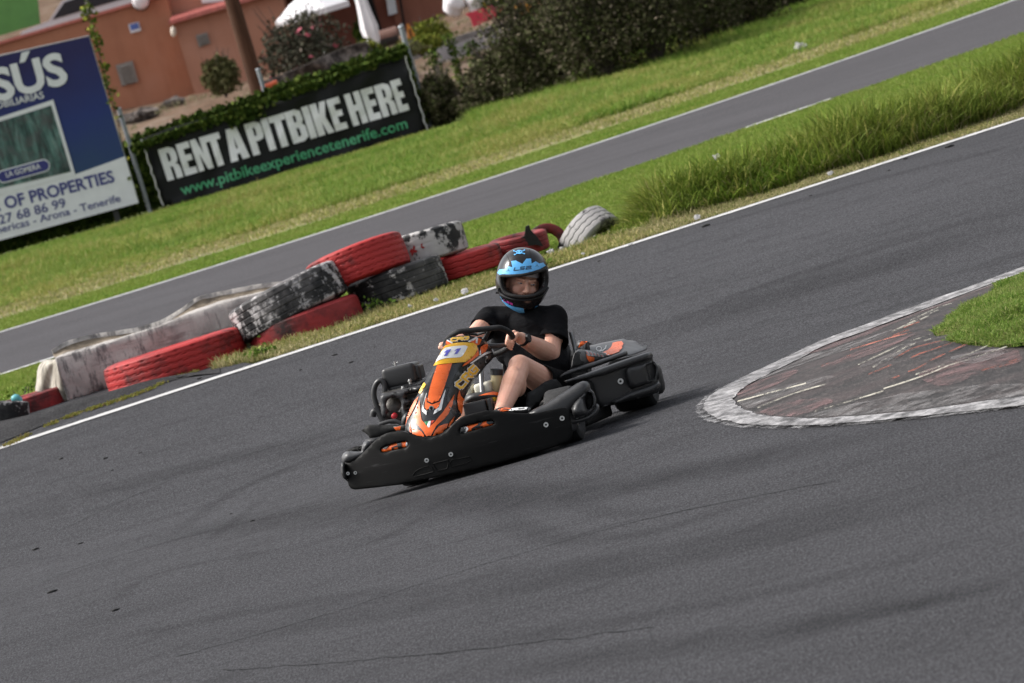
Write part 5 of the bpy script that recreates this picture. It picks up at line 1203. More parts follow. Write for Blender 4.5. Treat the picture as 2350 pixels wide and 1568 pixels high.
# splashes of red on the white tyre and the torn flap
fp = [(1185, 555), (1192, 548), (1203, 542), (1206, 520), (1214, 516), (1218, 528), (1228, 538), (1240, 553), (1247, 566), (1228, 562), (1205, 566), (1190, 566)]
def slabY(name, polyP, Y, th, mats, parent=None, step=0, front_jit=0):
    """a solid panel: outline seen in the photo at distance Y, real thickness th"""
    P2 = [atY(p, Y) for p in polyP]; vo, tr, ds = tri2d([(q.x, q.z) for q in P2], step or 9e9); n = len(vo)
    V = [(x, Y + (front_jit * mnoise.noise(Vector((x * 2, z * 2, 1))) if front_jit else 0), z) for x, z in vo] + [(x, Y + th, z) for x, z in vo]
    Fc = [tuple(t) for t in tr] + [tuple(i + n for i in t[::-1]) for t in tr] + [(b, a, a + n, b + n) for a, b in boundary(tr)]
    o = mesh(name, V, Fc, mats, parent); bm = bmesh.new(); bm.from_mesh(o.data); bmesh.ops.recalc_face_normals(bm, faces=bm.faces); bm.to_mesh(o.data); bm.free(); return o
tag(slabY('rubber_flap', fp, 33.3, .02, M('charred rubber', (.012, .010, .010), .85, .3, 20, .4), None, .02, .05), 'ragged black strip of tyre rubber standing out of the torn red tyre', 'rubber strip')
for pl, lb in (([(940, 577), (944, 570), (947, 573), (949, 563), (953, 566), (952, 574), (958, 575), (955, 581), (950, 579), (946, 590), (944, 582)], 'larger red splash of paint on the white tyre'), ([(966, 561), (970, 558), (969, 565), (975, 568), (971, 571), (966, 568)], 'smaller red splash of paint on the white tyre')):
    tag(slabY('paint_splash', pl, 32.875, .004, mT_RED), lb, 'paint splash', 'red paint splashes on the white tyre')
# white tarpaulin covered barrier
def barrier():
    ft = [(128, 826), (170, 812), (230, 795), (300, 772), (370, 748), (440, 722), (510, 698), (570, 680), (640, 664)]
    bt = [(118, 800), (150, 782), (196, 768), (300, 752), (380, 728), (452, 680), (485, 671), (560, 655), (676, 640)]
    e = tag(empty('barrier', ground((330, 900))), 'long dirty white tarpaulin covered block behind the flat red tyre', 'barrier'); e_inv = Matrix.Translation(-e.location)
    A = spline(ft, 6); B = spline(bt, 6); n = len(A); V = []; Fc = []; rows = 19
    for i, (a, b) in enumerate(zip(A, B)):
        t = i / (n - 1); yf = 32.75 + .45 * t; yb = yf + .42; pa = atY((a.x, a.y), yf); pb = atY((b.x, b.y), yb); base = float(gza(yf)) - .02
        for j in range(rows):
            k = j / (rows - 1)
            if k < .5: q = Vector((pa.x, yf, base)).lerp(pa, k / .5); q.y -= .03 * math.sin(k / .5 * 3.1)
            elif k < .62: u = (k - .5) / .12; q = pa + Vector((0, .05 * u, .012 * math.sin(u * 3.1)))
            elif k < .80: u = (k - .62) / .18; q = (pa + Vector((0, .05, 0))).lerp(pb + Vector((0, 0, -.06)), u); q.z = min(q.z, pa.z - .01 + .03 * u)
            elif k < .90: u = (k - .80) / .10; q = (pb + Vector((0, 0, -.06))).lerp(pb, u)
            else: u = (k - .9) / .1; q = pb + Vector((0, .03 + .05 * u, -.25 * u))
            w = .012 * mnoise.noise(Vector((q.x * 3.5, q.z * 6, q.y * 2))) + .007 * mnoise.noise(Vector((q.x * 11 + q.z * 9, q.z * 11, 4)))
            q.y += w * 2.4; q.z += w * .5 * (k > .45); V.append(q)
    for i in range(n - 1):
        for j in range(rows - 1): Fc.append((i * rows + j, (i + 1) * rows + j, (i + 1) * rows + j + 1, i * rows + j + 1))
    s = NT('dirty white tarpaulin', .65, .3); co = s.coord(); f = s.noise(co, 2.6, 7, .68); g = s.noise(s.coord((5, 1, 1.2), (0, R(35), 0)), 5, 7, .7); h = s.noise(s.coord((1.0, 1, 6), (0, R(-40), 0)), 4, 6, .7)
    c = s.ramp(f, [(.30, (.27, .25, .235)), (.5, (.38, .355, .335)), (.7, (.47, .445, .42))]); c = s.mix(s.ramp(g, [(.58, 0), (.68, .55)]), c, (.085, .08, .085)); c = s.mix(s.ramp(h, [(.55, 0), (.66, .65)]), c, (.14, .12, .115))
    sx = s.n('SeparateXYZ'); s.l(s.n('TexCoord').outputs['Object'], sx.inputs[0]); k2 = s.noise(s.coord((3.5, 1, 1.1), (0, R(42), 0)), 4.5, 7, .72)
    c = s.mix(s.math('MULTIPLY', s.ramp(sx.outputs['X'], [(0, 1), (.25, .15)]), s.ramp(k2, [(.50, 0), (.60, .75)])), c, (.06, .057, .06)); s.base(c); s.bump(s.mix(.5, s.noise(co, 9, 5, .6, .8), g), .5, .03)
    s2 = NT('stained inner tarpaulin', .8, .15); f2 = s2.noise(s2.coord((3, 3, 6)), 2, 6, .65); s2.base(s2.ramp(f2, [(.35, (.075, .06, .045)), (.55, (.20, .165, .125)), (.7, (.34, .30, .25))])); s2.bump(f2, .5, .03)
    o = mesh('tarpaulin', [v - e.location for v in V], Fc, [s.m, s2.m], e, True, [1 if 13 <= (q % (rows - 1)) < 15 else 0 for q in range(len(Fc))]); m = o.modifiers.new('s', 'SOLIDIFY'); m.thickness = .006
    # folded end of the cover with darker stained creases
    V = []; Fc = []; el = [(130, 826), (100, 832), (88, 848), (86, 872), (84, 900), (92, 938)]; er = [(130, 826), (133, 838), (140, 860), (146, 885), (152, 905), (157, 925)]
    A = spline(el, 4); B = spline(er, 4); m_ = 12
    for i, (a, b) in enumerate(zip(A, B)):
        for j in range(m_ + 1):
            u = j / m_; p = (a.x + (b.x - a.x) * u, a.y + (b.y - a.y) * u); Yd = 33.18 - .42 * u
            q = atY(p, Yd); q.y += .05 * math.sin(u * 9 + i * .25) * min(1, i / 5); V.append(q - e.location)
    for i in range(len(A) - 1):
        for j in range(m_): Fc.append((i * (m_ + 1) + j, i * (m_ + 1) + j + 1, (i + 1) * (m_ + 1) + j + 1, (i + 1) * (m_ + 1) + j))
    s = NT('stained tarpaulin end', .7, .25); f = s.noise(s.coord((6, 3, 1)), 2.6, 6, .65); s.base(s.ramp(f, [(.35, (.10, .09, .075)), (.5, (.34, .31, .26)), (.68, (.50, .47, .42))])); s.bump(f, .5, .03)
    o2 = mesh('end_flap', V, Fc, s.m, e, True); m = o2.modifiers.new('s', 'SOLIDIFY'); m.thickness = .008
barrier()

mTISS = M('white tissue', (.52, .505, .49), .9, .08, 30)
lit = [((1264, 578), .055, 'white crumpled tissue in dry grass just right of the helmet'), ((1289, 573), .050, 'second white tissue to the right of the one by the helmet'), ((1066, 668), .050, 'white rag on the grass left of the helmet'), ((1000, 688), .030, 'pale scrap of paper at the foot of the black tyre'),
       ((940, 702), .032, 'white scrap beside the green weed'), ((885, 700), .028, 'white paper scrap nearest the dark red tyre'), ((1836, 108), .085, 'white plastic bag on the far grass bank'), ((1645, 360), .06, 'white scrap caught in the tall tussocks'), ((1600, 498), .05, 'flattened white paper beside the white line'), ((1905, 398), .045, 'white paper in dry grass below the tall tussocks'), ((1338, 582), .025, 'tiny white fleck in grass under the half buried tyre')]
for p, sz, lb in lit:
    sz *= .42 if p[1] != 108 else .8
    c = ground(p, sz * .5 + (.30 if p == (1645, 360) else .03)); bm = bmesh.new(); bmesh.ops.create_icosphere(bm, subdivisions=3, radius=1); sd = rng.uniform(0, 50)
    for v in bm.verts:
        k = 1 + .9 * mnoise.noise(v.co * 1.7 + Vector((sd, 0, 0))) + .45 * mnoise.noise(v.co * 4 + Vector((0, sd, 0))); v.co = Vector((v.co.x * k * sz, v.co.y * k * sz * .5, v.co.z * k * sz * .75))
    o = bmobj('litter', bm, mTISS); o.location = c; tag(o, lb, 'litter', 'white litter in the grass')
# black rubber crumbs on the asphalt
mCR = M('black rubber crumb', (.010, .010, .010), .85, .3)
for p, sz in (((140, 1054), .028), ((242, 1053), .030), ((322, 1040), .02), ((258, 1080), .018), ((120, 1360), .04), ((264, 1402), .03), ((82, 1262), .035), ((186, 1248), .022), ((580, 1196), .02), ((457, 870), .03), ((768, 816), .035), ((805, 833), .03), ((860, 798), .015), ((1447, 563), .03), ((1620, 520), .05), ((2078, 366), .03), ((2180, 338), .05), ((1375, 600), .02), ((1860, 450), .02), ((530, 1180), .014), ((850, 1120), .014), ((690, 850), .02), ((2040, 392), .02)):
    sz *= .6; c = ground(p); bm = bmesh.new(); bmesh.ops.create_icosphere(bm, subdivisions=2, radius=1); sd = rng.uniform(0, 50); az = rng.uniform(-.6, .6)
    for v in bm.verts:
        k = 1 + .6 * mnoise.noise(v.co * 2 + Vector((sd, 0, 0))); v.co = Vector((v.co.x * k * sz, v.co.y * k * sz * .6, v.co.z * k * sz * .35))
    o = bmobj('rubber_crumb', bm, mCR); o.location = c + Vector((0, 0, sz * .2)); o.rotation_euler.z = az; tag(o, 'small black crumb of tyre rubber lying on the asphalt', 'rubber crumb', 'rubber crumbs on the track')

# ---- foliage builder
def leaf_mat(name, stops, rough=.8):
    s = NT(name, rough, .06); g = s.n('NewGeometry'); s.base(s.ramp(g.outputs['Random Per Island'], stops)); return s.m
def leaves(name, P, size, mat, parent=None, asp=.55):
    n = len(P); a = rng.normal(0, 1, (n, 3)); a /= np.linalg.norm(a, axis=1)[:, None]; b = np.cross(a, rng.normal(0, 1, (n, 3))); b /= np.linalg.norm(b, axis=1)[:, None]
    s = (size * rng.uniform(.6, 1.4, n))[:, None]; V = np.stack([P - a * s, P + b * s * asp, P + a * s, P - b * s * asp], 1).reshape(-1, 3)
    me = bpy.data.meshes.new(name); me.vertices.add(n * 4); me.vertices.foreach_set('co', V.ravel()); me.loops.add(n * 4); me.loops.foreach_set('vertex_index', np.arange(n * 4)); me.polygons.add(n); me.polygons.foreach_set('loop_start', np.arange(n) * 4)
    me.update(calc_edges=True); return link(name, me, mat, parent)
mIVY = leaf_mat('ivy leaf', [(0, (.022, .040, .008)), (.5, (.045, .075, .012)), (.85, (.085, .12, .02)), (1, (.14, .16, .04))])
mSCRUB = leaf_mat('dark scrub leaf', [(0, (.030, .034, .014)), (.35, (.055, .058, .024)), (.62, (.088, .072, .048)), (.82, (.075, .10, .028)), (.94, (.14, .115, .085)), (1, (.22, .18, .13))])
mTWIG = M('dry twig', (.055, .042, .036), .9, .4, 10)
def shrub(name, base, rx, ry, h, n, size, mat, label, group=None, cat='bush', twigs=10, flower=None, lean=0):
    e = tag(empty(name, base), label, cat, group); u = rng.normal(0, 1, (n, 3)); u /= np.linalg.norm(u, axis=1)[:, None]; rr = rng.uniform(.0, 1, n) ** .45
    P = u * rr[:, None]; cl = np.array([mnoise.noise(Vector(q) * 2.3 + Vector((base[0], base[1], 0))) for q in P]); P *= (1 + .45 * cl)[:, None]
    keep = cl > -.42; P = P[keep]; P = np.stack([P[:, 0] * rx + lean * (P[:, 2] + 1), P[:, 1] * ry, np.maximum(0.01, (P[:, 2] * .52 + .5)) * h], 1)
    leaves('foliage', P, size, mat, e)
    b = MB()
    for k in range(twigs):
        a = rng.uniform(0, 6.28); d = Vector((math.cos(a) * rx * .8 + lean, math.sin(a) * ry * .7, h * rng.uniform(.6, 1.25))); b.tube([(0, 0, -.05), d * .4 + Vector((0, 0, h * .1)), d], [.025, .014, .004], 5)
    b.build('stem', mTWIG, e)
    if flower:
        q = P[rng.choice(len(P), flower[1])] * 1.04; leaves('flower', q, flower[2], flower[0], e, .9)['kind'] = 'stuff'
    return e

# ================================================================ FENCE LINE: SIGN, BANNER, HEDGE
YB = 67.2
zn = zoom(315.5, 114.7, 3.4132); zs = zoom(0, 200.8, 4.2045); zr = zoom(0, 0, 5.851)
mBAN = M('black banner vinyl', (.0065, .007, .008), .5, .2, 3, .15, 8, .25); mBANW = M('white banner print', (.80, .80, .81), .45, .05, 8); mBANG = M('green banner print', (.06, .34, .155), .45, .06, 8)
mROPE = M('white rope', (.60, .60, .58), .8, .1)
def ban_y(x, z): return YB + .07 * mnoise.noise(Vector((x * 1.1 + z * .9, z * .7, 2))) + .035 * mnoise.noise(Vector((x * 3.1 - z * 2.2, z * 2.6, 8))) + .012 * mnoise.noise(Vector((x * 9 + z * 6, z * 8, 4)))
bq = [zn(40, 697), zn(210, 1218), zn(700, 1225), zn(1200, 1080), zn(1700, 900), zn(2000, 760), zn(2265, 645), zn(2210, 470), zn(2150, 260), zn(2085, 50), zn(1750, 150), zn(1420, 268), zn(1200, 352), zn(1000, 415), zn(720, 480), zn(480, 548), zn(260, 610)]
P2 = [atY(p, YB) for p in bq]; vo, tr, ds = tri2d([(q.x, q.z) for q in P2], .09)
banner = tag(mesh('banner', [(x, ban_y(x, z), z) for x, z in vo], tr, mBAN, smooth=True), 'black banner with white lettering RENT A PITBIKE HERE tied to the fence', 'banner')
m = banner.modifiers.new('s', 'SOLIDIFY'); m.thickness = .004
GI = {'R': ([(0, 0), (0, 1), (.62, 1), (.93, .92), (1, .78), (1, .62), (.92, .5), (.78, .46), (.94, .41), (1, .3), (1, 0), (.60, 0), (.60, .33), (.53, .4), (.42, .4), (.42, 0)], [[(.42, .56), (.42, .83), (.53, .83), (.60, .77), (.60, .62), (.53, .56)]]),
      'E': ([(0, 0), (0, 1), (1, 1), (1, .8), (.48, .8), (.48, .61), (.93, .61), (.93, .42), (.48, .42), (.48, .2), (1, .2), (1, 0)], []), 'N': ([(0, 0), (0, 1), (.40, 1), (.64, .5), (.64, 1), (1, 1), (1, 0), (.63, 0), (.36, .52), (.36, 0)], []),
      'T': ([(.28, 0), (.28, .8), (0, .8), (0, 1), (1, 1), (1, .8), (.72, .8), (.72, 0)], []), 'A': ([(0, 0), (.22, 1), (.78, 1), (1, 0), (.62, 0), (.58, .2), (.42, .2), (.38, 0)], [[(.45, .36), (.5, .76), (.55, .36)]]),
      'P': ([(0, 0), (0, 1), (.65, 1), (.95, .92), (1, .8), (1, .55), (.92, .44), (.65, .4), (.44, .4), (.44, 0)], [[(.44, .56), (.44, .83), (.55, .83), (.60, .77), (.60, .62), (.55, .56)]]), 'I': ([(0, 0), (0, 1), (1, 1), (1, 0)], []),
      'B': ([(0, 0), (0, 1), (.65, 1), (.95, .92), (.98, .64), (.85, .53), (1, .44), (1, .1), (.70, 0)], [[(.43, .61), (.43, .83), (.55, .83), (.60, .77), (.60, .66), (.55, .61)], [(.43, .17), (.43, .44), (.55, .44), (.62, .38), (.62, .22), (.55, .17)]]),
      'K': ([(0, 0), (0, 1), (.42, 1), (.42, .62), (.62, 1), (1, 1), (.74, .52), (1, 0), (.60, 0), (.42, .42), (.42, 0)], []), 'H': ([(0, 0), (0, 1), (.40, 1), (.40, .62), (.60, .62), (.60, 1), (1, 1), (1, 0), (.60, 0), (.60, .42), (.40, .42), (.40, 0)], [])}
LAY = [('R', 0, .066), ('E', .074, .126), ('N', .132, .192), ('T', .192, .252), ('A', .264, .342), ('P', .356, .420), ('I', .424, .452), ('T', .455, .520), ('B', .522, .588), ('I', .593, .621), ('K', .626, .692), ('E', .697, .748), ('H', .770, .832), ('E', .838, .887), ('R', .893, .955), ('E', .960, 1.002)]
b = MB()
def bfr(x, y): return zn(235 + 1893 * x - 78 * y, 1030 - 560 * x - 246 * y)
for ch, x0, x1 in LAY:
    o_, hs_ = GI[ch]; f = lambda q: (lambda w: (w.x, w.z))(atY(bfr(x0 + (x1 - x0) * q[0], q[1]), YB))
    vo, tr, ds = tri2d([f(q) for q in o_], .10, [[f(q) for q in h] for h in hs_]); b.add([(x, ban_y(x, z) - .010, z) for x, z in vo], tr)
b.build('lettering', mBANW, banner)
def text_on(txt, o, ex, ey, zf, Y, mat, parent, name, bold=.0, yf=None, off=.012, spacing=1.0):
    V, Fc = text_mesh(txt, 1.0, bold, spacing=spacing); w = max(v[0] for v in V); cap = .69; out = []
    for x, y in V:
        q = atY(zf(o[0] + ex[0] * x / w + ey[0] * y / cap, o[1] + ex[1] * x / w + ey[1] * y / cap), Y)
        out.append((q.x, (yf(q.x, q.z) if yf else Y) - off, q.z))
    return mesh(name, out, Fc, mat, parent)
text_on('www.pitbikeexperiencetenerife.com', (352, 1140), (1768, -530), (-24, -80), zn, YB, mBANG, banner, 'web_address', .014, ban_y, .012)
for a, c in ((bq[0], bq[1]), (bq[6], bq[9])):
    b = MB(); A = atY(a, YB); Cc = atY(c, YB); b.tube([A.lerp(Cc, i / 14) + Vector(((-1 if a == bq[0] else 1) * .02 + .012 * math.sin(i * 2.4), -.02, 0)) for i in range(15)], .010, 6); b.build('lacing', mROPE, banner)

# estate agent's sign
YS = 66.9
def sign_blue():
    s = NT('blue sign print', .4, .4); tc = s.coord(); sep = s.n('SeparateXYZ'); s.l(tc, sep.inputs[0]); f = s.noise(tc, 2.2, 7, .65)
    zz = s.math('ADD', sep.outputs['Z'], s.math('MULTIPLY', f, .45)); c = s.ramp(zz, [(.0, (.010, .030, .075)), (.30, (.02, .05, .13)), (.62, (.014, .030, .155)), (1, (.016, .014, .085))])
    q = [e for e in s.t.nodes if e.bl_idname == 'ShaderNodeMapping'][0]; q.inputs['Scale'].default_value = (.5, .5, .42); q.inputs['Location'].default_value = (0, 0, -.28); s.base(c); return s.m
sg = tag(empty('billboard', ground((317, 500))), 'blue and white property billboard on two posts at the left edge', 'billboard'); sg.location = (atY((150, 480), YS).x, YS, 0)
def loc(o): 
    for v in o.data.vertices: v.co -= sg.location
    o.parent = sg; return o
panel = loc(slabY('panel', [(-250, 186), (0, 130), (204, 84), (317.5, 466), (0, 552), (-137, 589)], YS, .05, sign_blue()))
mSW = M('white sign print', (.68, .69, .71), .45, .05, 6); mSB = M('dark blue lettering', (.045, .05, .20), .45, .1)
loc(slabY('white_band', [(-170, 478), (0, 447), (90, 423), (174, 400), (230, 380), (287, 359), (317.5, 466), (0, 552), (-137, 589)], YS - .008, .007, mSW))
def pic():
    s = NT('forest picture print', .4, .4); co = s.coord((7, 1, 1.3)); f = s.noise(co, 1.5, 8, .68, .6); g = s.noise(s.coord(), 5, 6, .7)
    s.base(s.mix(s.ramp(g, [(.45, 0), (.62, .6)]), s.ramp(f, [(.36, (.006, .012, .012)), (.48, (.03, .07, .065)), (.6, (.10, .20, .18)), (.72, (.22, .27, .26))]), (.09, .085, .09))); return s.m
loc(slabY('picture_frame', [(-180, 311), (0, 269), (122, 229), (173, 401), (0, 447), (-125, 480)], YS - .014, .006, mSW))
loc(slabY('picture', [(-170, 321), (0, 279), (117, 242), (163, 394), (0, 432), (-120, 464)], YS - .020, .006, pic()))
def rr(cx, cy, ex, ey, n=10):
    out = []
    for k in range(n + 1): a = -math.pi / 2 + math.pi * k / n; out.append((1, a))
    L = [(cx + ex[0] + ey * math.cos(a) * .96 + ey * math.sin(a) * .28, cy + ex[1] - ey * math.cos(a) * .26 + ey * math.sin(a)) for _, a in out]
    L += [(cx - ex[0] - ey * math.cos(a) * .96 - ey * math.sin(a) * .28, cy - ex[1] + ey * math.cos(a) * .26 - ey * math.sin(a)) for _, a in out]; return L
pc_ = zs(228, 808)
loc(slabY('name_plate', rr(pc_[0], pc_[1], (46, -12.5), 14.5), YS - .026, .006, mSW)); loc(slabY('name_plate', rr(pc_[0], pc_[1], (46, -12.5), 12), YS - .030, .004, M('blue plate print', (.028, .03, .17), .4, .1)))
for args in (('LA GOMERA', (62, 868), (335, -88), (-13, -48), zs, mSW, .012, .036), ('SÚS', (-55, 1358), (985, -258), (-108, -395), zr, mSW, .034, .014), ('OBILIARIAS', (-48, 1466), (645, -150), (-23, -88), zr, mSW, .012, .014),
             ('. OF PROPERTIES', (-20, 1192), (1132, -285), (-30, -108), zs, mSB, .03, .014), ('27 68 86 99', (-4, 1322), (645, -172), (-22, -84), zs, mSB, .012, .014), ('mericas - Arona - Tenerife', (-62, 1422), (1230, -324), (-19, -68), zs, mSB, .012, .014)):
    t_, o_, ex, ey, zf, mm, bo, of = args; loc(text_on(t_, o_, ex, ey, zf, YS, mm, None, 'lettering', bo, None, of))
b = MB(); trim = [atY(p, YS) for p in ((-250, 186), (0, 130), (204, 84), (317.5, 466))]; b.tube([q + Vector((0, .025, .01)) - sg.location for q in trim], .014, 6); b.build('edge_trim', mSTEEL, sg)
for px in (-120, 262): q = atY((px, 480), YS); b = MB(); b.box((q.x - sg.location.x, .12, .35), (.08, .08, 1.3)); b.build('post', M('dark sign post', (.03, .03, .03), .6, .2), sg)

# clipped ivy hedge grown over the mesh fence
def ivy():
    xl = -12.0; xr = atY((985, 290), YB).x; n = 90000
    x = rng.uniform(xl, xr, n); zt_ = np.array([0.0] * n); a = atY((0, 300), YB)
    zl = atY((300, 338), YB); zr_ = atY((930, 118), YB); top = zl.z + (zr_.z - zl.z) * (x - zl.x) / (zr_.x - zl.x) + .10 + .06 * np.array([mnoise.noise(Vector((q * 1.6, 0, 0))) + .6 * mnoise.noise(Vector((q * 5, 3, 0))) for q in x]) + .035 * rng.normal(0, 1, n)
    top = np.where(x < zl.x - .25, np.minimum(top, zl.z + .02), top)
    t = rng.uniform(0, 1, n) ** .75; z = top * t; dep = rng.uniform(0, 1, n) ** 2 * .34; y = YB + .16 + dep + .06 * np.array([mnoise.noise(Vector((p * 2.2, q * 2.4, 6))) for p, q in zip(x, z)])
    e = tag(empty('hedge', ((xl + xr) / 2, YB + .3, 0)), 'clipped dark green ivy hedge behind the billboard and the black banner', 'hedge')
    P = np.stack([x, y, z], 1) - np.array(e.location); leaves('foliage', P, .042, mIVY, e, .8)
    k = rng.uniform(0, 1, 2600); xx = zl.x + (zr_.x - zl.x) * k; zz = zl.z + (zr_.z - zl.z) * k + .02 - np.abs(rng.normal(0, .04, 2600)) * (1 + 1.6 * (np.abs(xx - atY((565, 270), YB).x) < .28))
    leaves('overhang', np.stack([xx, YB - .05 - rng.uniform(0, .08, 2600), zz], 1) - np.array(e.location), .040, mIVY, e, .8)
    b = MB(); b.box(((xl + xr) / 2 - e.location.x, .32, .48), (xr - xl - .1, .14, .96)); b.build('shade_core', M('hedge inner shade', (.012, .012, .008), .95, .4, 12), e)  # solid dark box standing in for the shade inside the hedge
ivy()
mPOST = M('galvanised fence post', (.30, .32, .34), .45, .2, 10, metal=.4); mPOSTD = M('weathered dark fence post', (.085, .09, .09), .6, .3, 10)
for p0, p1, Y, r, mm, lb in (((273, 250), (330, 450), YB + .1, .034, mPOST, 'grey fence post between the billboard and the black banner'), ((592, 160), (650, 360), YB + .75, .032, mPOST, 'pale fence post standing just right of the wooden pole'), ((920, 62), (985, 290), YB + .4, .040, mPOST, 'pale fence post at the right end of the black banner'),
                      ((1238, -30), (1290, 220), 66.2, .034, mPOSTD, 'dark fence post in the middle of the brown scrub'), ((1528, -40), (1580, 150), 69.0, .034, mPOSTD, 'dark fence post in the scrub nearest the right')):
    a = atY(p0, Y); c = atY(p1, Y); e = tag(empty('fence_post', (a.x, Y, 0)), lb, 'fence post', 'mesh fence posts'); b = MB(); b.cyl((0, 0, -.3), (0, 0, a.z), r, seg=12); b.build('post', mm, e, True); b = MB(); b.ell((0, 0, a.z), (r * 1.15, r * 1.15, r * .6)); b.build('cap', mm, e, True)
# brown scrub along the fence on the right
for i, (p, rx, h, lb) in enumerate((((1022, 285), .30, .78, 'thin dark bush at the right end of the black banner'), ((1110, 262), .42, .42, 'low dark bush with gaps right of the banner bush'), ((1190, 238), .55, .95, 'brown scrub left of the dark middle post'), ((1290, 214), .85, 1.75, 'tall brown scrub around the dark middle post'), ((1405, 186), .85, 1.9, 'dense dark scrub right of the middle post'), ((1520, 152), .85, 1.9, 'dense scrub around the right hand fence post'), ((1625, 112), .80, 1.7, 'dark scrub above the greenest grass'), ((1725, 74), .85, 1.6, 'dark scrub near the top edge'), ((1835, 30), .95, 1.6, 'scrub furthest right at the top edge'))):
    g = ground(p); shrub('scrub_bush', (g.x, g.y + .5, float(gza(g.y)) - .05), rx * 1.1, .7, h, 15000, .028, mSCRUB, lb, 'scrub bushes along the fence', 'bush', 70)
# young stems with sparse leaves in the gap beside the banner
for p, ht, lb in (((1035, 262), 1.0, 'thin leafy stem nearest the banner'), ((1075, 240), 1.15, 'tallest thin leafy stem in the gap'), ((1118, 235), .95, 'thin leafy stem furthest from the banner')):
    g = ground(p); e = tag(empty('sapling', (g.x, g.y + .2, 0)), lb, 'plant', 'thin saplings by the fence'); b = MB(); b.tube([(0, 0, 0), (.04, 0, ht * .5), (-.02, 0, ht)], [.016, .010, .004], 6); b.build('stem', mTWIG, e)
    q = np.stack([rng.normal(0, .06, 420), rng.normal(0, .06, 420), rng.uniform(.1, 1.05, 420) * ht], 1); leaves('foliage', q, .036, mIVY, e)
# vine that climbs along the billboard's right edge
e = tag(empty('climbing_vine', (atY((250, 230), 67).x, 67.0, 0)), 'sparse vine climbing above and beside the right edge of the billboard', 'vine'); pts = [(300, 420), (262, 250), (248, 200), (236, 158), (222, 100), (212, 62), (200, 30), (196, 12)]
w = spline([atY(p, 67.02) - e.location for p in pts], 6); b = MB(); b.tube(w, .008, 5); b.build('stem', mTWIG, e)
q = np.array([w[i] for i in rng.integers(0, len(w), 210)]) + rng.normal(0, .05, (210, 3)); leaves('foliage', q, .040, leaf_mat('vine leaf', [(0, (.06, .08, .02)), (.7, (.10, .14, .02)), (1, (.30, .28, .04))]), e, .8)
# ================================================================ BEHIND THE FENCE
def stucco(name, a, b2, c3):
    s = NT(name, .9, .2); co = s.coord(); f = s.noise(co, .55, 6, .62); g = s.noise(s.coord((2.5, 1, .5)), 1.4, 6, .65); c = s.ramp(f, [(.3, a), (.55, b2), (.75, c3)])
    s.base(s.mix(s.ramp(g, [(.5, 0), (.75, .3)]), c, tuple(x * .55 for x in a))); s.bump(s.noise(co, 30, 4), .2, .02); return s.m
mTERRA = stucco('terracotta render', (.31, .135, .080), (.36, .162, .098), (.38, .185, .122)); mTERRA2 = stucco('faded terracotta render', (.34, .160, .105), (.38, .185, .125), (.41, .215, .155)); mTERRA_SHADE = stucco('porch-shaded terracotta render', (.17, .062, .042), (.22, .080, .055), (.26, .10, .07))
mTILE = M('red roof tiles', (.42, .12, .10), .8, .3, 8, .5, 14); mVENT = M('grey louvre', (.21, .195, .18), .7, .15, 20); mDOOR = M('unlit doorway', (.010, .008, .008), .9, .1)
def gq_(o, root):
    for v in o.data.vertices: v.co -= root.location
    o.parent = root; return o
def boxw(name, x0, x1, y0, y1, z0, z1, mat, root):
    b = MB(); b.box((((x0 + x1) / 2 - root.location.x), (y0 + y1) / 2 - root.location.y, (z0 + z1) / 2 - root.location.z), (x1 - x0, y1 - y0, z1 - z0)); return b.build(name, mat, root)
YW = 110.0
xr = atY((400, 60), YW).x; zt0 = atY((170, 50), YW).z
bld = tag(empty('house', (-9.5, YW, float(gza(YW)))), 'long terracotta house with two grey vents and a round white dish', 'house')
boxw('wall', -24, xr + .02, YW, YW + 7, -.5, zt0 - .02, mTERRA, bld); boxw('coping', -24, xr + .02, YW - .08, YW + 7.05, zt0 - .02, zt0 + .05, M('pink coping', (.45, .15, .12), .8, .2), bld)
xa = atY((398, 50), YW - 1.5).x; xb = atY((648, 0), YW - 1.5).x; za0 = atY((398, 50), YW - 1.5).z
boxw('wall', xa, xb, YW - 1.5, YW + 6.9, -.5, za0 - .04, mTERRA2, bld)
boxw('wall', xa - .15, xb + 3.2, YW + .4, YW + 6.95, za0 + .06, za0 + 3.0, mTERRA2, bld)
b = MB(); V = []; Fc = []; n = 60
for i in range(n + 1):
    x = xa - .1 + (xb - xa + .3) * i / n; r = .035 * abs(math.sin(i * math.pi / 2)); V += [(x, YW - 1.72, za0 - .06 + r), (x, YW - 1.72, za0 + .03 + r), (x, YW + .4, za0 + .14 + r), (x, YW + .4, za0 + .05)]
for i in range(n):
    for k in range(4): Fc.append((i * 4 + k, (i + 1) * 4 + k, (i + 1) * 4 + (k + 1) % 4, i * 4 + (k + 1) % 4))
b.add([Vector(v) - bld.location for v in V], Fc); b.build('roof', mTILE, bld)
zv = zoom(0, 0, 4.0)
def vent(poly, Y):
    fr_ = gq_(slabY('vent', Z(zv, poly), Y - .05, .06, mVENT), bld); xs = [p[0] for p in poly]; b = MB(); q0 = atY(zv(*poly[0]), Y); q1 = atY(zv(*poly[2]), Y); w_ = abs(q1.x - q0.x) * .8
    for k in range(7): b.box(((q0.x + q1.x) / 2 - bld.location.x, Y - .065 - bld.location.y, q1.z + (q0.z - q1.z) * (k + .7) / 8.2 - bld.location.z), (w_ * .9, .03, .02), Matrix.Rotation(.5, 3, 'X'))
    b.build('slat', mVENT, fr_)
vent([(1060, 600), (1215, 557), (1270, 752), (1118, 793)], YW); vent([(1795, 328), (1900, 297), (1930, 398), (1828, 436)], YW - 1.5)
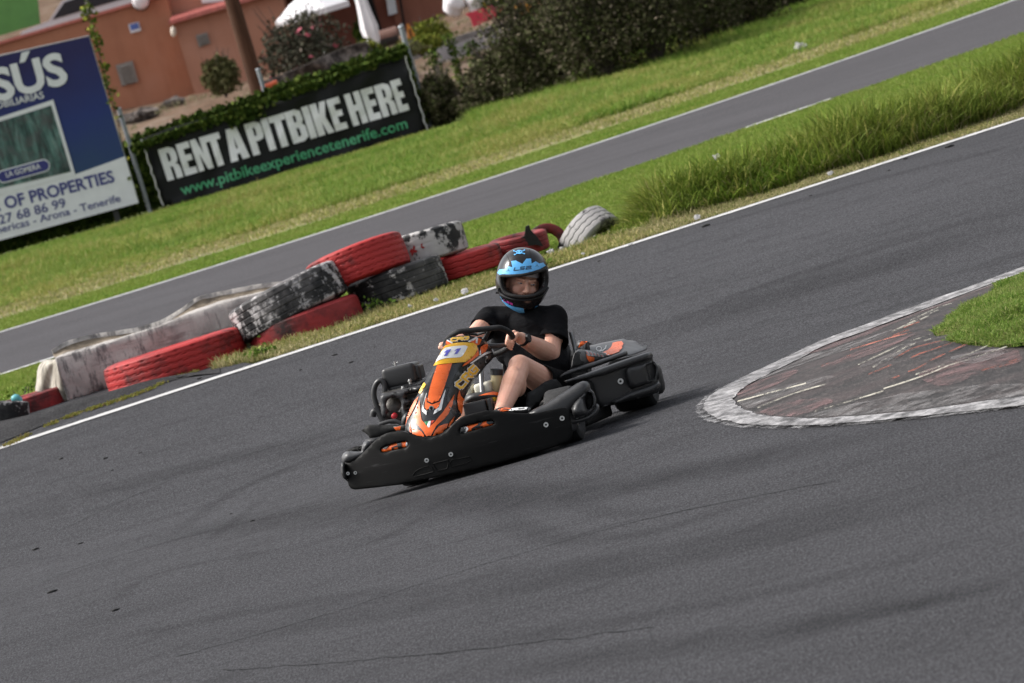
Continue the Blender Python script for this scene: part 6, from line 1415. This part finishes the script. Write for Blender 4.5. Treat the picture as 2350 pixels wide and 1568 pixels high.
pq = gq_(slabY('plaque', Z(zv, [(1178, 225), (1272, 202), (1294, 282), (1200, 306)]), YW - .04, .03, mSW), bld); gq_(slabY('plaque_face', Z(zv, [(1190, 228), (1266, 209), (1280, 262), (1204, 282)]), YW - .05, .012, M('blue plaque', (.07, .12, .36), .4, .1)), bld)
b = MB(); q = atY(zv(1290, 12), YW - .25) - bld.location; b.ell(q, (.20, .09, .20)); b.cur = 1; b.ell(q + Vector((.0, .05, -.015)), (.215, .06, .215)); b.cyl(q + Vector((0, .02, 0)), q + Vector((0, .28, 0)), .03); b.build('satellite_dish', [M('white dish', (.66, .62, .64), .5, .08), M('dark dish rim', (.02, .02, .02), .6)], bld, True)
b = MB(); q = atY(zv(1592, 290), YW - 1.6) - bld.location; b.ell(q, (.07, .06, .13), Matrix.Rotation(.25, 3, 'Y')); b.build('wall_lamp', M('cream lamp', (.62, .54, .45), .5, .1), bld, True)
gq_(slabY('notice', [(458, -12), (520, -18), (522, 2), (464, 8)], YW + .36, .03, mSW), bld)
# second building on the right with its dark doorway
b2 = tag(empty('house', (atY((900, 60), 112).x, 112, float(gza(112)))), 'terracotta house with a porch-shaded wall and a dark doorway behind the white parasol', 'house')
x0 = atY((640, 40), 112).x; x1 = atY((905, 40), 112).x; x2 = atY((1066, 40), 112).x; xd = atY((828, 40), 112).x; xe = atY((868, 40), 112).x
boxw('wall', x0, x1, 112, 118, -.4, 6.2, mTERRA_SHADE, b2); boxw('wall', x1, x2, 111.9, 118, -.4, 6.2, stucco('brown terracotta render', (.24, .095, .062), (.29, .12, .08), (.31, .14, .10)), b2)  # first wall has the porch shade painted into its render colour
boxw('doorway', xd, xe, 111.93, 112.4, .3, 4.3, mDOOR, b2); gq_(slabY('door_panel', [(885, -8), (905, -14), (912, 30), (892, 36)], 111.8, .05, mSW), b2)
b = MB(); b.tube([atY((917, -10), 111.75) - b2.location, atY((928, 62), 111.75) - b2.location], .03, 8); b.build('down_pipe', mDOOR, b2)
# wooden pole
Y = 80; a = atY((520, -60), Y); c = atY((592, 205), Y); pole = tag(empty('utility_pole', (c.x, Y, float(gza(Y)))), 'thick brown wooden pole in front of the terracotta house', 'pole')
def wood():
    s = NT('weathered pole wood', .85, .2); f = s.noise(s.coord((8, 8, .6)), 3, 6, .65); s.base(s.ramp(f, [(.3, (.040, .019, .011)), (.55, (.078, .037, .021)), (.75, (.12, .062, .038))])); s.bump(f, .6, .02); return s.m
b = MB(); b.tube([(0, 0, -.5), (.0, 0, 1.2), (.02, 0, 6.5)], [.155, .140, .105], 20); b.build('shaft', wood(), pole, True); b = MB(); b.tube([(.16, -.05, -.2), (.13, -.06, 1.4)], .012, 6); b.build('cable', mDARK, pole)
# shrubs behind the fence
def sh2(nm, p, Y, up, rx, h, n, sz, mat, lb, fl=None, tw=8): q = atY(p, Y); return shrub(nm, (q.x, Y, q.z - up), rx, rx * .8, h, n, sz, mat, lb, 'garden shrubs behind the fence', 'bush', tw, fl)
mOLE = leaf_mat('oleander leaf', [(0, (.030, .036, .022)), (.5, (.065, .062, .045)), (.9, (.10, .095, .065)), (1, (.15, .12, .10))]); mGREY = leaf_mat('grey green leaf', [(0, (.05, .055, .02)), (.6, (.10, .10, .04)), (1, (.17, .16, .08))]); mYG = leaf_mat('yellow green leaf', [(0, (.06, .08, .012)), (.6, (.13, .16, .02)), (1, (.26, .26, .05))])
mPINKF = M('pink flower', (.55, .11, .16), .7, .2, 20); mYELF = M('yellow flower', (.62, .42, .02), .7, .2, 20)
sh2('oleander', (705, 165), 86, .3, .85, 1.42, 5200, .042, mOLE, 'pink flowering oleander below the white parasol', (mPINKF, 34, .06), 14); sh2('round_shrub', (515, 205), 84, .1, .36, .72, 3200, .035, mGREY, 'round grey green shrub left of the wooden pole')
sh2('garden_shrub', (850, 140), 84, .1, .28, .5, 1500, .035, mYG, 'pale green shrub at the foot of the closed parasol'); sh2('garden_shrub', (988, 92), 92, .2, .42, .62, 2600, .035, mYG, 'bright yellow green shrub right of the triangle sign')
sh2('garden_shrub', (965, 110), 80, .1, .40, .32, 1800, .03, mYG, 'low yellow green plant under the triangle sign'); sh2('garden_shrub', (1150, 40), 104, .1, .55, .9, 3000, .04, mIVY, 'dark green shrub with yellow flowers behind the red barrier', (mYELF, 26, .07))
sh2('garden_shrub', (840, 95), 98, .2, .22, .7, 900, .05, mIVY, 'spiky dark plant behind the closed parasol'); sh2('garden_shrub', (905, 130), 76, .1, .55, .26, 2600, .03, mGREY, 'low olive green plant above the right end of the banner'); sh2('garden_shrub', (1262, 12), 86, .2, .6, .5, 1800, .035, leaf_mat('orange leaf', [(0, (.20, .10, .02)), (1, (.42, .20, .03))]), 'orange brown dry plant beside the dark middle post')
# rough stone wall and loose rocks
def rocks():
    s = NT('grey volcanic stone', .95, .15); co = s.coord(); f = s.noise(co, 4.5, 8, .75); s.base(s.ramp(f, [(.38, (.02, .017, .017)), (.5, (.10, .085, .078)), (.62, (.30, .26, .235))])); s.bump(f, 1.0, .15); st = s.m
    e = tag(slabY('stone_wall', [(560, 250), (600, 190), (655, 168), (700, 150), (745, 128), (800, 106), (840, 96), (856, 118), (850, 150), (720, 200), (640, 240)], 83, .6, st, None, .06, .35), 'low rough wall of grey stones under the oleander', 'stone wall')
    for p, sz, lb in (((455, 200), .26, 'grey rock at the foot of the annex wall'), ((485, 196), .20, 'smaller grey rock beside the round shrub'), ((330, 268), .22, 'flat pale rock behind the ivy hedge'), ((395, 240), .18, 'brown rock halfway along the earth bank'), ((540, 182), .22, 'grey rock right behind the wooden pole'), ((640, 215), .20, 'dark rock right of the wooden pole'), ((300, 275), .20, 'pale boulder just right of the billboard')):
        c = ground(p); bm = bmesh.new(); bmesh.ops.create_icosphere(bm, subdivisions=3, radius=1); sd = rng.uniform(0, 50)
        for v in bm.verts: k = 1 + .5 * mnoise.noise(v.co * 1.3 + Vector((sd, 0, 0))) + .2 * mnoise.noise(v.co * 4 + Vector((0, sd, 0))); v.co = Vector((v.co.x * k * sz * 1.5, v.co.y * k * sz, v.co.z * k * sz * .75))
        o = bmobj('rock', bm, st); o.location = c + Vector((0, 0, sz * .2)); tag(o, lb, 'rock', 'rocks on the earth bank')
rocks()
# parasols
mCANV = M('white parasol cloth', (.72, .70, .72), .8, .06, 4)
Y = 98; c = atY((716, 26), Y); e = tag(empty('parasol', (c.x, Y, float(gza(Y)))), 'open white parasol in front of the dark porch', 'parasol'); h0 = c.z - e.location.z; b = MB(); n = 8; V = [(0, 0, h0 + .46)]; Fc = []
for k in range(n):
    a = 2 * math.pi * (k + .5) / n; V += [(.45 * math.cos(a), .45 * math.sin(a), h0 + .27), (.88 * math.cos(a), .88 * math.sin(a), h0), (.88 * math.cos(a), .88 * math.sin(a), h0 - .12)]
for k in range(n):
    o1 = 1 + 3 * k; o2 = 1 + 3 * ((k + 1) % n); Fc += [(0, o1, o2), (o1, o1 + 1, o2 + 1, o2), (o1 + 1, o1 + 2, o2 + 2, o2 + 1)]
b.add(V, Fc); can = b.build('canopy', mCANV, e); m = can.modifiers.new('s', 'SOLIDIFY'); m.thickness = .01; b = MB(); b.cyl((0, 0, 0), (0, 0, h0 + .44), .022); b.build('pole', mSW, e, True)
Y = 90; a = atY((835, -20), Y); c = atY((866, 128), Y); e = tag(empty('parasol', (c.x, Y, float(gza(Y)))), 'closed white parasol standing beside the barrel grill', 'parasol'); zz = [atY(p, Y).z - e.location.z for p in ((836, -20), (845, 30), (853, 62), (858, 92), (864, 122))]
b = MB(); V = []; Fc = []; n = 18; dx = (a.x - c.x) * .0
for i, (z_, r_) in enumerate(zip(zz, (.09, .12, .155, .125, .04))):
    for k in range(n): an = 2 * math.pi * k / n; rr_ = r_ * (1 + .18 * math.cos(an * 6)); V.append((rr_ * math.cos(an), rr_ * math.sin(an), z_))
for i in range(4):
    for k in range(n): Fc.append((i * n + k, i * n + (k + 1) % n, (i + 1) * n + (k + 1) % n, (i + 1) * n + k))
b.add(V, Fc); b.build('canopy', mCANV, e, True); b = MB(); b.cyl((0, 0, -.2), (0, 0, zz[0]), .02); b.build('pole', mSW, e, True)
# barrel grill
Y = 91; c = atY((884, 88), Y); e = tag(empty('barrel_grill', (c.x, Y, float(gza(Y)))), 'barrel grill with a brown lid and black belly behind the banner', 'grill'); zc_ = c.z - e.location.z
V = []; Fc = []
def halfcyl(lo, hi, r, L, z0):
    V = []; Fc = []; n = 12
    for i in range(n + 1):
        a = lo + (hi - lo) * i / n
        for x in (-L, L): V.append((x, r * math.cos(a), z0 + r * math.sin(a)))
    for i in range(n): Fc.append((2 * i, 2 * i + 1, 2 * i + 3, 2 * i + 2))
    Fc.append(tuple(range(0, 2 * n + 2, 2))); Fc.append(tuple(range(1, 2 * n + 3, 2))[::-1]); return V, Fc
b = MB(); b.add(*halfcyl(0, math.pi, .175, .27, zc_)); b.build('lid', M('rusty brown lid', (.13, .06, .042), .6, .25, 8), e, True); b = MB(); b.add(*halfcyl(math.pi, 2 * math.pi, .17, .265, zc_ - .01)); b.build('belly', M('sooty black belly', (.02, .019, .02), .6, .3, 8), e, True)
for sx in (-1, 1): b = MB(); b.tube([(sx * .2, .1, -.1), (sx * .16, 0, zc_ - .12)], .018, 8); b.build('leg', mDARK, e, True)
# triangular warning sign
Y = 88; c = atY((934, 75), Y); e = tag(empty('warning_sign', (c.x, Y, float(gza(Y)))), 'orange triangular warning sign on a pale post', 'sign'); zz = c.z - e.location.z
b = MB(); b.box((-.06, .03, zz / 2 - .1), (.07, .05, zz + .6)); b.build('post', mPOST, e)
gq_(slabY('plate', [(933, 56), (938, 54), (957, 90), (936, 96)], Y - .05, .02, M('orange sign face', (.55, .20, .025), .5, .1)), e); gq_(slabY('symbol', [(938, 68), (942, 67), (946, 84), (942, 86)], Y - .058, .006, mDARK), e); gq_(slabY('plate', [(942, 95), (956, 91), (960, 102), (946, 107)], Y - .05, .02, M('cream plate', (.58, .45, .28), .5, .1)), e)
# plastic barrier, kerb wall and mesh fence
Y = 97; rb = tag(slabY('plastic_barrier', [(1067, 33), (1100, 22), (1131, 13), (1136, 18), (1156, 15), (1154, 26), (1140, 29), (1137, 43), (1110, 52), (1086, 62), (1080, 42)], Y, .35, M('red plastic', (.50, .035, .06), .45, .1, 6)), 'bright red plastic road barrier behind the kerb wall', 'barrier')
mCON = M('grey concrete', (.19, .175, .17), .9, .25, 4, .4, 20); kw = tag(slabY('kerb_wall', [(940, 128), (1000, 100), (1080, 74), (1160, 50), (1250, 22), (1360, -12), (1360, 2), (1250, 38), (1160, 66), (1080, 91), (1000, 118), (944, 142)], 93, .3, mCON, None, .15, .05), 'long grey concrete kerb wall below the red barrier', 'wall')
def meshf():
    e = tag(empty('mesh_fence', (atY((1080, 100), 89).x, 89, 0)), 'pale wire mesh panel below the concrete kerb wall', 'fence'); b = MB(); q = [atY(p, 89) for p in ((1000, 112), (1175, 62), (1182, 96), (1008, 146))]
    for i in range(41): t = i / 40; b.tube([q[0].lerp(q[1], t) - e.location, q[3].lerp(q[2], t) - e.location], .006, 4)
    for i in range(9): t = i / 8; b.tube([q[0].lerp(q[3], t) - e.location, q[1].lerp(q[2], t) - e.location], .006, 4)
    b.build('wire_mesh', M('pale wire', (.42, .41, .43), .6, .1), e)
    gq_(slabY('sheet', [(1003, 114), (1172, 65), (1178, 94), (1010, 143)], 89.06, .02, M('pale grey netting', (.30, .28, .29), .9, .2, 4)), e)
meshf()
for p, w_, h_, lb in (((1040, 8), .22, .32, 'white bundle hanging left of the red barrier'), ((1094, 2), .24, .30, 'white bundle directly above the red barrier')):
    q = atY(p, 104); bm = bmesh.new(); bmesh.ops.create_icosphere(bm, subdivisions=3, radius=1)
    for v in bm.verts: k = 1 + .4 * mnoise.noise(v.co * 2 + Vector((p[0], 0, 0))); v.co = Vector((v.co.x * k * w_, v.co.y * k * .2, v.co.z * k * h_))
    o = bmobj('cloth_bundle', bm, mCANV, None, True); o.location = q; tag(o, lb, 'bundle', 'white bundles by the red barrier')
b = MB(); q = atY((618, 196), 79); b.box((0, 0, 0), (.30, .2, .08), Matrix.Rotation(-.1, 3, 'Y'), .02); o = b.build('orange_plate', M('orange plastic', (.50, .09, .03), .5, .15)); o.location = q; tag(o, 'flat orange plastic plate on the earth right of the wooden pole', 'plate')
# top left: green hoarding and a parked white car behind the house
Y = 128; gs = tag(slabY('hoarding', [(-60, 100), (-60, -30), (80, -70), (92, 55), (40, 70)], Y, .1, M('green hoarding', (.075, .21, .045), .6, .12, 3)), 'bright green hoarding above the terracotta roof', 'hoarding')
def car():
    Y = 126; q = atY((205, 22), Y); e = tag(empty('parked_car', (q.x, Y, q.z - 1.05)), 'white car parked behind the terracotta roof', 'car'); white = M('white car paint', (.62, .60, .63), .25, .05); gl_ = M('dark car glass', (.03, .03, .035), .1, .1)
    prof = [(-2.05, .35), (-2.1, .75), (-1.9, .98), (-1.1, 1.05), (-.6, 1.48), (.5, 1.52), (1.3, 1.30), (1.75, 1.0), (2.05, .85), (2.1, .4)]; b = MB(); V = [(x, y, z) for y in (-.8, .8) for x, z in prof]; n = len(prof); b.add(V, [tuple(range(n)), tuple(range(n, 2 * n))[::-1]] + [(i, i + n, (i + 1) % n + n, (i + 1) % n) for i in range(n)]); b.build('body', white, e)
    for pl in ([(-1.0, 1.06), (-.55, 1.42), (.0, 1.45), (.0, 1.06)], [(.08, 1.06), (.08, 1.45), (.55, 1.44), (1.2, 1.22), (1.35, 1.06)]): V = [(x, y, z) for y in (-.82, -.79) for x, z in pl]; n = len(pl); b = MB(); b.add(V, [tuple(range(n)), tuple(range(n, 2 * n))[::-1]] + [(i, i + n, (i + 1) % n + n, (i + 1) % n) for i in range(n)]); b.build('window', gl_, e)
    for x in (-1.3, 1.3):
        for y in (-.75, .75): b = MB(); b.cyl((x, y - .1, .33), (x, y + .1, .33), .33, seg=20); b.build('wheel', mRUB, e, True)
car()
# small weeds at the foot of the tyres
mWEED = leaf_mat('weed leaf', [(0, (.10, .18, .03)), (.7, (.17, .26, .05)), (1, (.28, .30, .09))])
for p, sz, lb in (((905, 698), .13, 'green leafy weed at the foot of the black tyre'), ((868, 718), .10, 'small green weed left of the leafy one'), ((604, 818), .07, 'small weed at the end of the flat red tyre'), ((60, 930), .16, 'green weeds in front of the faded red tyre'), ((1240, 620), .08, 'brown tipped weed beside the white line by the helmet')):
    g = ground(p); e = tag(empty('weed', g), lb, 'weed', 'weeds in the track verge'); q = rng.normal(0, 1, (160, 3)) * np.array([sz * .6, sz * .35, sz * .3]) + np.array([0, 0, sz * .45]); q[:, 2] = np.abs(q[:, 2]); leaves('foliage', q, .017, mWEED, e, .6)
    b = MB()
    for k in range(6): a = rng.uniform(0, 6.28); b.tube([(0, 0, 0), (math.cos(a) * sz * .4, math.sin(a) * sz * .3, sz * .8)], .004, 5)
    b.build('stem', mTWIG, e)
b = MB(); q = atY((36, 914), 32.4); b.ell((0, 0, .0), (.035, .03, .028)); b.ell((.025, 0, -.02), (.02, .02, .025)); o = b.build('litter', M('turquoise plastic', (.10, .36, .38), .5, .15), None, True); o.location = q + Vector((0, 0, .0)); tag(o, 'crumpled turquoise plastic on the grey tyre at the left edge', 'litter')
